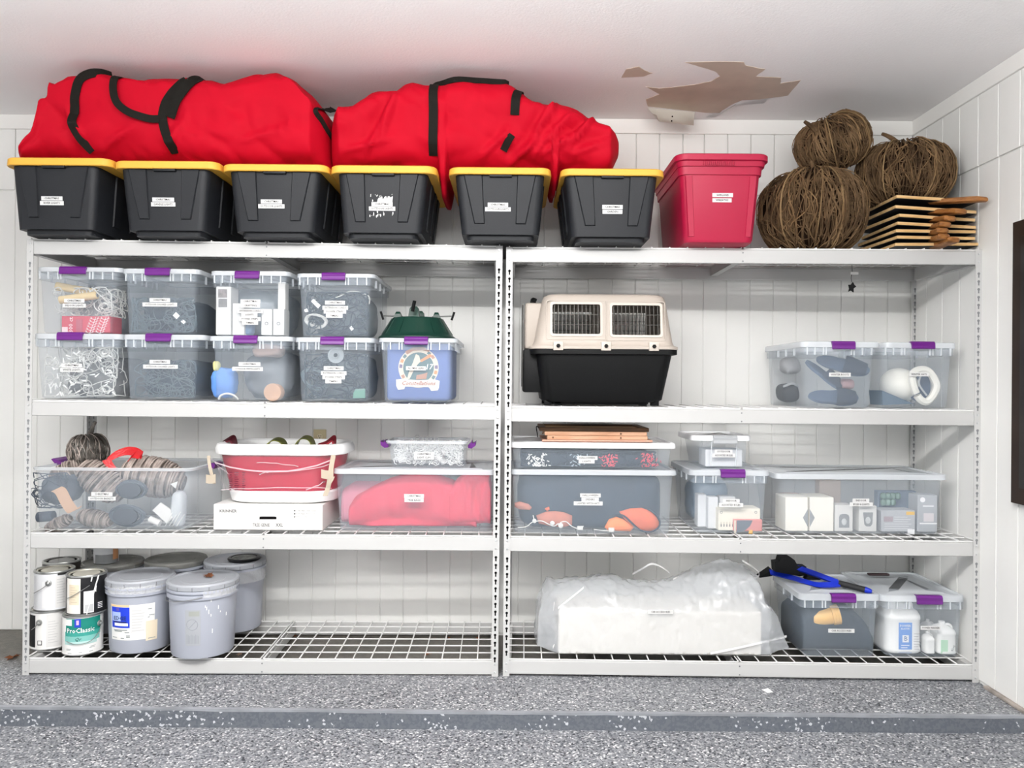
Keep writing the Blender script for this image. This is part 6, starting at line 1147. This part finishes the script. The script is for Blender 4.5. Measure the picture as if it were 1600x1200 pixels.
K.patch(t, 'embossed_panel', 290.5, 314, z0 + .058, z0 + .205, EMB, .0012, (-.003, .003), 8)
bm = NB(); a0 = K.ang(301); pts = [Vector((K.c.x + (K.rad(z0 + .145 + .022 * math.sin(k * .4)) + .0022) * math.cos(a0 + .022 * math.cos(k * .4) / K.r), K.c.y + (K.rad(z0 + .145 + .022 * math.sin(k * .4)) + .0022) * math.sin(a0 + .022 * math.cos(k * .4) / K.r), z0 + .145 + .022 * math.sin(k * .4))) for k in range(16)]; tube(bm, pts, .0012, 5, closed=True); tube(bm, [pts[2], pts[10]], .0012, 5); part('warning_symbol', bm, mat('emboss_line', '989ca2', .5), t)
for k in range(9): K.patch(t, 'embossed_bar', 292.5 + 2.2 * k, 293.7 + 2.2 * k, z0 + .066, z0 + .105 - .003 * (k % 3), mat('emboss_line', '989ca2', .5), .002, (-.002, -.001), 2)
K.patch(t, 'embossed_bar', 296, 312, z0 + .18, z0 + .20, mat('emboss_line2', '9ea19a', .5), .002, (.001, .002), 4)
rnd = random.Random(3)
for k in range(9): px = rnd.uniform(320, 358); zz = rnd.uniform(.10, .235); K.patch(t, 'paint_drip', px, px + 1.2, z0 + zz, z0 + zz + rnd.uniform(.006, .02), DRIP, .004, n=2)
LEAF = mat('dry_leaf', 'a0694a', .8, .2, vary=.35, vscale=40)
def leaf(c, R, seed, label, tilt=(0, 0), m=LEAF):
    rnd = random.Random(seed); bm = NB(); pts = []; n = 14; Mx = Matrix.Rotation(tilt[0], 3, 'X') @ Matrix.Rotation(tilt[1], 3, 'Y') @ Matrix.Rotation(rnd.uniform(0, 6), 3, 'Z')
    for k in range(n): a = 2 * math.pi * k / n; rr_ = R * (1.0 if k % 2 else .5) * rnd.uniform(.75, 1.1); pts.append(Vector((rr_ * math.cos(a) * 1.3, rr_ * math.sin(a) * .8, R * .35 * abs(math.sin(a)) * rnd.uniform(.3, 1))))
    pts = [Vector(c) + Mx @ p for p in pts]; mn = min(p.z for p in pts); pts = [p + Vector((0, 0, c[2] - mn + .0008)) for p in pts]; ctr = bm.verts.new(sum(pts, Vector()) / n - Vector((0, 0, R * .02))); vs = [bm.verts.new(p) for p in pts]
    for k in range(n): bm.faces.new((ctr, vs[k], vs[(k + 1) % n]))
    bmesh.ops.solidify(bm, geom=bm.faces[:], thickness=.0008); o = solo('dry_leaf', bm, m, label, 'leaf', smooth=False); bm = NB(); tube(bm, [pts[0], pts[0].lerp(pts[7], .5) + Vector((0, 0, .002)), pts[7]], .0011, 4, taper=(1, .4)); part('vein', bm, m, o)
leaf(c + Vector((.015, .02, h - .005)), .030, 2, 'curled brown dry leaf lying on the front pail lid', (.25, -.2))
for (px, py, R, sd, lab) in ((20, 1031, .035, 3, 'brown dry leaf on the floor left of the shelving unit'), (376, 1024, .026, 4, 'pale dry leaf on the floor behind the front beam, right of the front pail'), (668, 1024, .018, 5, 'tan dry leaf on the floor under the empty bottom shelf'), (702, 996, .012, 6, 'small dry leaf at the back of the floor under the empty shelf'), (746, 996, .018, 7, 'yellowish dry leaf at the back of the floor near the middle posts'), (463, 994, .012, 8, 'tiny dry leaf at the back of the floor near the pails')):
    p = PZ(px, py, 0.0); p.y = min(p.y, YW - .05); p.z = fz(p.x) + .0005; leaf(p, R, sd, lab, m=LEAF if sd != 4 else mat('pale_leaf', 'c9aa96', .8, vary=.3, vscale=30))
# jar on the back pail
c = Vector((P(166, 880, 3.57).x, 3.57, zd + .3005)); bm = NB(); lathe(bm, [(.045, 0), (.052, .004), (.053, .06), (.053, .12), (.047, .126), (.047, .132)], c, 30); t = solo('jar', bm, mat('milky_jar', 'c9cbce', .4), 'milky jar with an orange side label on the back left pail', 'jar'); K = Cyl(c, .053); K.patch(t, 'contents_band', 149, 184, c.z + .004, c.z + .045, mat('grey_jar_contents', '77797b', .5), .0008, n=14); K.patch(t, 'label', 176, 184, c.z + .02, c.z + .11, mat('orange_brown_label', 'c08a5e', .5), .0016); bm = NB(); lathe(bm, [(.050, .132), (.051, .134), (.051, .148), (.046, .150)], c, 30); part('cap', bm, WLAB, t)

# ------------------------------------------------------------------ bottom level, right
zb = dk('R', 3, P(1030, 1025, 3.3).x); y0 = 3.268
a, b = P(872, 1022, y0), P(1190, 955, y0); bm = bbox(a.x, b.x, y0, y0 + .25, zb + .004, P(1030, 955, y0).z, .004, 2); t = solo('foam_box', bm, mat('white_foam_board', 'e3dfd7', .6, bump=.05, bscale=30), 'long white box wrapped in a clear plastic bag on the bottom shelf', 'box', smooth=False)
bm = NB(); box(bm, a.x + .004, b.x - .004, y0 + .12, y0 + .124, P(1030, 955, y0).z - .0005, P(1030, 955, y0).z + .001); part('lid_seam', bm, HOLE_L, t, False)
BAGF = clear('clear_bag_film', 'e0e4e9', .38, .10, bump=1.0, bscale=14, spec=.9)
top = [(836, 985), (841, 940), (850, 915), (858, 902), (870, 905), (885, 902), (915, 900), (938, 897), (960, 899), (990, 904), (1020, 908), (1050, 902), (1080, 893), (1105, 883), (1125, 875), (1145, 873), (1165, 880), (1185, 892), (1188, 912), (1200, 930), (1212, 955), (1224, 985), (1230, 1000)]
ztp = P(1030, 955, y0).z
bm = NB(); rings = []; NX = 170
for i in range(NX + 1):
    px = 838 + (1229 - 838) * i / NX; X0 = P(px, 950, 3.36).x; zt = max(P(px, interp(top, px), 3.44).z, zb + .03); inb = 872 <= px <= 1190; e = 0 if inb else (min(1, (872 - px) / 34) if px < 872 else min(1, (px - 1190) / 39)); yf = y0 - .006 + e * .07; yb_ = y0 + .27 - e * .05; zm = min(zt - .01, ztp + .004 - e * .05); zl = zb + .0006 + e * .01
    sec = [(yb_, zl), (yf + .02, zl), (yf, zl + .01)] + [(yf - .0002 * k, zl + (zm - zl) * k / 18) for k in range(1, 18)] + [(yf + .0, zm)] + [(yf + (.175) * u, zm + (zt - zm) * math.sin(u * 1.57) ** .8) for u in [k / 24 for k in range(1, 25)]] + [(yb_ - .02, zt - (zt - zm) * .3), (yb_, zm), (yb_, zl + .05)]
    ring = []
    for j, (yy, zz) in enumerate(sec):
        q = Vector((X0 * 9, yy * 9, zz * 9)); w = .010 * noise.noise(q) + .008 * (abs(noise.noise(q * 2.3 + Vector((X0 * 8, 0, 0)))) - .2) + .004 * noise.noise(q * 6) + .012 * max(0, .3 - abs(noise.noise(Vector((X0 * 5 + zz * 9, X0 * 1.5 - zz * 3, yy * 6))))); up_ = 1 if j > 21 else .55
        ring.append(Vector((X0 + (.012 * noise.noise(q * 1.3 + Vector((5, 5, 5))) if not inb else 0), yy - abs(w) * up_ * (1 if j < 44 else -1) - (0 if j > 21 else .001), max(zl, zz + w * up_ * (j > 2)))))
    rings.append(ring)
loft(bm, rings); bo = solo('plastic_bag', bm, BAGF, 'crinkled clear plastic bag around the long white box', 'bag', ang=2.2)
SEAM = clear('bag_seam', 'f4f4f4', .6, .25)
for pts in ([(866, 942, 3.29), (864, 965, 3.28), (866, 985, 3.28), (868, 1000, 3.27), (864, 1012, 3.27)], [(1110, 1021, y0 - .012), (1150, 1013, y0 - .014), (1190, 1004, y0 - .008), (1215, 998, 3.30), (1229, 994, 3.32)], [(872, 950, y0 - .006), (895, 932, 3.30), (912, 918, 3.34)], [(1052, 905, 3.40), (1080, 894, 3.42), (1100, 884, 3.42)], [(988, 897, 3.46), (1005, 888, 3.46), (1018, 881, 3.46), (1034, 886, 3.46), (1046, 895, 3.46)], [(1160, 876, 3.44), (1180, 889, 3.42), (1186, 899, 3.42), (1170, 907, 3.38), (1156, 912, 3.38), (1154, 926, 3.36)], [(1168, 925, 3.34), (1182, 932, 3.33), (1190, 944, 3.32), (1204, 950, 3.32)]):
    bm = NB(); ribbon(bm, crv([P(*p) for p in pts], 5), Vector((.0, .003, .008)), .002); part('seam', bm, SEAM, bo)
strips(bo, [(1032, 956, 39, 'CAR ACCESSORIES')], lambda z_: y0 - .016)
F3 = cbin((1376, 1511, 931, 937.5), (1383, 1505), (1386, 1499), 938.5, 3.262, .40, dk('R', 3, P(1440, 1030, 3.3).x), [(1454, 981, 31, 'POWER WASHER')], 'clear latched bin of white jugs by the right post on the bottom shelf', None, (1431, 1471, 931, 944))
F2 = cbin((1250, 1379, 929, 935), (1253, 1372), (1257, 1367), 936.5, 3.258, .34, dk('R', 3, P(1310, 1030, 3.3).x), [(1314.5, 985.5, 41, 'CAR ACCESSORIES')], 'clear latched bin with a black bag and an orange jar under the snow brush', None, (1298, 1336, 928.5, 941))
T = F2; x0, x1, y0, y1, z0 = lo(T, .008)
heap([(1257, 962), (1270, 950), (1300, 943), (1325, 945), (1345, 958), (1358, 972), (1366, 990)], y0 + .012, y1 - .02, .006, 4, 'black_bag', mat('blue_black_bag', '27333f', .7, .2, vary=.2, vscale=10), 'blue black bag filling the bin under the snow brush', 'bag', [(1340, 965, -.7, .06, .01)])
AMB = mat('amber_plastic', 'eebf6e', .4); y = y0 + .022; a_, b_ = P(1262, 967, y + .03), P(1308, 960, y + .012); d = (b_ - a_).normalized(); q = d.to_track_quat('Z', 'Y').to_matrix(); L_ = (b_ - a_).length
bm = NB(); lathe(bm, [(.030, 0), (.036, .006), (.038, .02), (.039, L_ - .03), (.036, L_ - .024)], a_, 26, mtx=q); t = solo('amber_jar', bm, AMB, 'amber orange plastic jar lying in the bin under the snow brush', 'jar'); bm = NB(); lathe(bm, [(.040, L_ - .026), (.0425, L_ - .024), (.0425, L_ - .016), (.041, L_ - .015), (.0425, L_ - .014), (.0425, L_ - .004), (.041, L_ - .003), (.0425, L_ - .002), (.0425, L_ + .006), (.038, L_ + .008)], a_, 26, mtx=q); part('cap', bm, AMB, t, ang=.4)
# jugs
JUG = mat('white_jug_plastic', 'f7f7f5', .35, .45); T = F3; x0, x1, y0, y1, z0 = lo(T, .006)
def jug(px0, px1, pt, y, dep, label, handle=True, cap=True):
    a_, b_ = P(px0, 1000, y).x, P(px1, 1000, y).x; zt = P((px0 + px1) / 2, pt, y).z; H = zt - z0; xm = (a_ + b_) / 2; ym = y + dep / 2; bm = NB(); w = (b_ - a_) / 2
    R_ = lambda k, z, sh=0: rr(xm - w * k + sh, xm + w * k + sh, ym - dep / 2 * k, ym + dep / 2 * k, z0 + H * z, w * .5 * k, 5)
    loft(bm, [R_(.93, 0), R_(1, .03), R_(1, .08), R_(.97, .10), R_(.97, .60), R_(1, .63), R_(.99, .68), R_(.88, .76), R_(.62, .84, -w * .08), R_(.30, .89, -w * .12), R_(.26, .92, -w * .12)]); t = solo('jug', bm, JUG, label, 'jug', 'white jugs in the bin by the right post', ang=1.0)
    bm = NB(); lathe(bm, [(w * .30, 0), (w * .32, .002), (w * .32, H * .09), (w * .27, H * .10)], Vector((xm - w * .12, ym, z0 + H * .90)), 18); part('cap', bm, mat('white_cap', 'fbfbfa', .35), t)
    bm = NB(); tube(bm, crv([Vector((xm + w * .1, ym, z0 + H * .87)), Vector((xm + w * .5, ym - .004, z0 + H * .90)), Vector((xm + w * .82, ym - .004, z0 + H * .82)), Vector((xm + w * .86, ym, z0 + H * .68))], 5), w * .15, 8); part('handle', bm, JUG, t)
    return t, y
t, y = jug(1386, 1444, 938, y0 + .008, .20, 'large white jug with a blue label in the bin by the right post'); BLB = mat('sky_blue_label', '6b9be0', .5); WP = mat('white_print', 'f4f4f4', .6)
slab(t, 'label', 1404, 1425, 973, 1020, y + .002, BLB, .0014); e = y + .0005; slab(t, 'label_square', 1410, 1420, 992.5, 1003.5, e, WP, .0008)
text(t, 'B', (P(1415, 998, e).x, e - .0014, P(1415, 998, e).z), .028, mat('steel_print', '5f7ea8', .6)); text(t, 'POWER', (P(1414.5, 978, e).x, e - .001, P(1414.5, 978, e).z), .0135, WP); text(t, 'BLASTER', (P(1414.5, 982.5, e).x, e - .001, P(1414.5, 982.5, e).z), .0095, WP)
for k in range(3): slab(t, 'print_line', 1408, 1421 - 3 * k, 1008 + 3.5 * k, 1009 + 3.5 * k, e, WP, .0006)
for k in range(7): slab(t, 'print_line', 1428, 1438 - (k * 3) % 4, 990 + 4 * k, 991 + 4 * k, y + .002, mat('label_grey_line', 'c5c5c4', .6), .0008)
t, y = jug(1467, 1497, 975, y0 + .006, .09, 'small white jug with a pale green label in front'); slab(t, 'label', 1470, 1481, 1000, 1021, y + .002, mat('mint_label', 'bfe6c8', .5), .0012); text(t, '41oz', (P(1489, 1013, y).x, y - .001, P(1489, 1013, y).z), .014, mat('label_dark_line', '8d9594', .6), rot=(math.pi / 2, -1.2, 0))
jug(1450, 1466, 972, y0 + .09, .08, 'small white jug half hidden behind the pale green labelled one'); jug(1447, 1462, 990, y0 + .012, .05, 'narrow white bottle between the large and the small jug')
# dark strap on the lid
bm = bbox(P(1356, 890, 3.6).x, P(1388, 890, 3.6).x, 3.585, 3.61, F3.top + .0005, F3.top + .010, .003); solo('dark_brush', bm, mat('maroon_black', '3a2a2c', .6), 'short dark maroon strip lying at the back of the right bin lid', 'strip', smooth=False)
# snow brush
BLU = mat('cobalt_plastic', '0b2bb4', .35, .45); zt = F2.top; g0, g1 = P(1311, 911, 3.335), P(1352, 923, 3.275); g0.z = max(g0.z, zt + .014); g1.z = max(g1.z, zt + .013)
bm = NB(); tube(bm, [g0, g0.lerp(g1, .1), g0.lerp(g1, .5), g1], .0125, 12); t = solo('snow_brush', bm, mat('black_foam_grip', '191a1c', .7), 'blue and black snow brush lying across the bin lid', 'brush')
LOC[t.name] = Vector(t.location); tip = g1 + (g1 - g0).normalized() * .026; bm = NB(); tube(bm, [g1, g1.lerp(tip, .5), g1.lerp(tip, .85), tip], .013, 12, taper=(1.05, .55)); part('end_cap', bm, BLU, t)
def bar(pts, w, th, name, m): bm = NB(); ribbon(bm, crv(pts, 5), Vector((.0, w * .75, w * .7)), th); return part(name, bm, m, t)
up_end = P(1257, 891, 3.43); bar([g0, P(1285, 901, 3.38), up_end, P(1240, 886, 3.46)], .026, .012, 'upper_shaft', BLU)
lw = [g0 + Vector((0, -.004, -.004)), P(1296, 914, 3.33), P(1278, 914, 3.36), P(1262, 910, 3.40), P(1235, 902, 3.45), P(1203, 894, 3.50)]
for p in lw: p.z = max(p.z, zt + .010)
bar(lw, .024, .010, 'lower_shaft', BLU)
bm = NB(); hp = [(1207, 876), (1214, 875), (1216, 868), (1231.5, 868), (1238, 873), (1243, 882), (1256, 883), (1257, 896), (1246, 898), (1208, 891)]; poly(bm, [P(a_, b_, 3.47) for a_, b_ in hp], 3.49, .05); part('brush_head', bm, BLK, t, False)
bm = NB(); q = [P(1187, 903, 3.50), P(1206, 890, 3.50), P(1207, 900, 3.50)]; loft(bm, [q, [v + Vector((0, .05, .004)) for v in q]]); part('scraper_blade', bm, BLK, t, False)
bm = NB(); q = [P(1262, 900, 3.42), P(1283, 905, 3.41), P(1281, 906, 3.41), P(1258, 906, 3.42)]; 
for v in q: v.z = max(v.z, zt + .003)
loft(bm, [q, [v + Vector((0, .03, .004)) for v in q]]); part('squeegee', bm, BLK, t, False)
# paper scrap on the platform
bm = NB(); q = [PZ(1190, 1078, 0), PZ(1200, 1077, 0), PZ(1208, 1082, 0), PZ(1199, 1083, 0)]; loft(bm, [[v + Vector((0, 0, .0005)) for v in q], [v + Vector((0, 0, .0016 + .003 * (i % 2))) for i, v in enumerate(q)]]); solo('paper_scrap', bm, TAGW, 'small white paper scrap on the grey platform', 'paper', smooth=False)
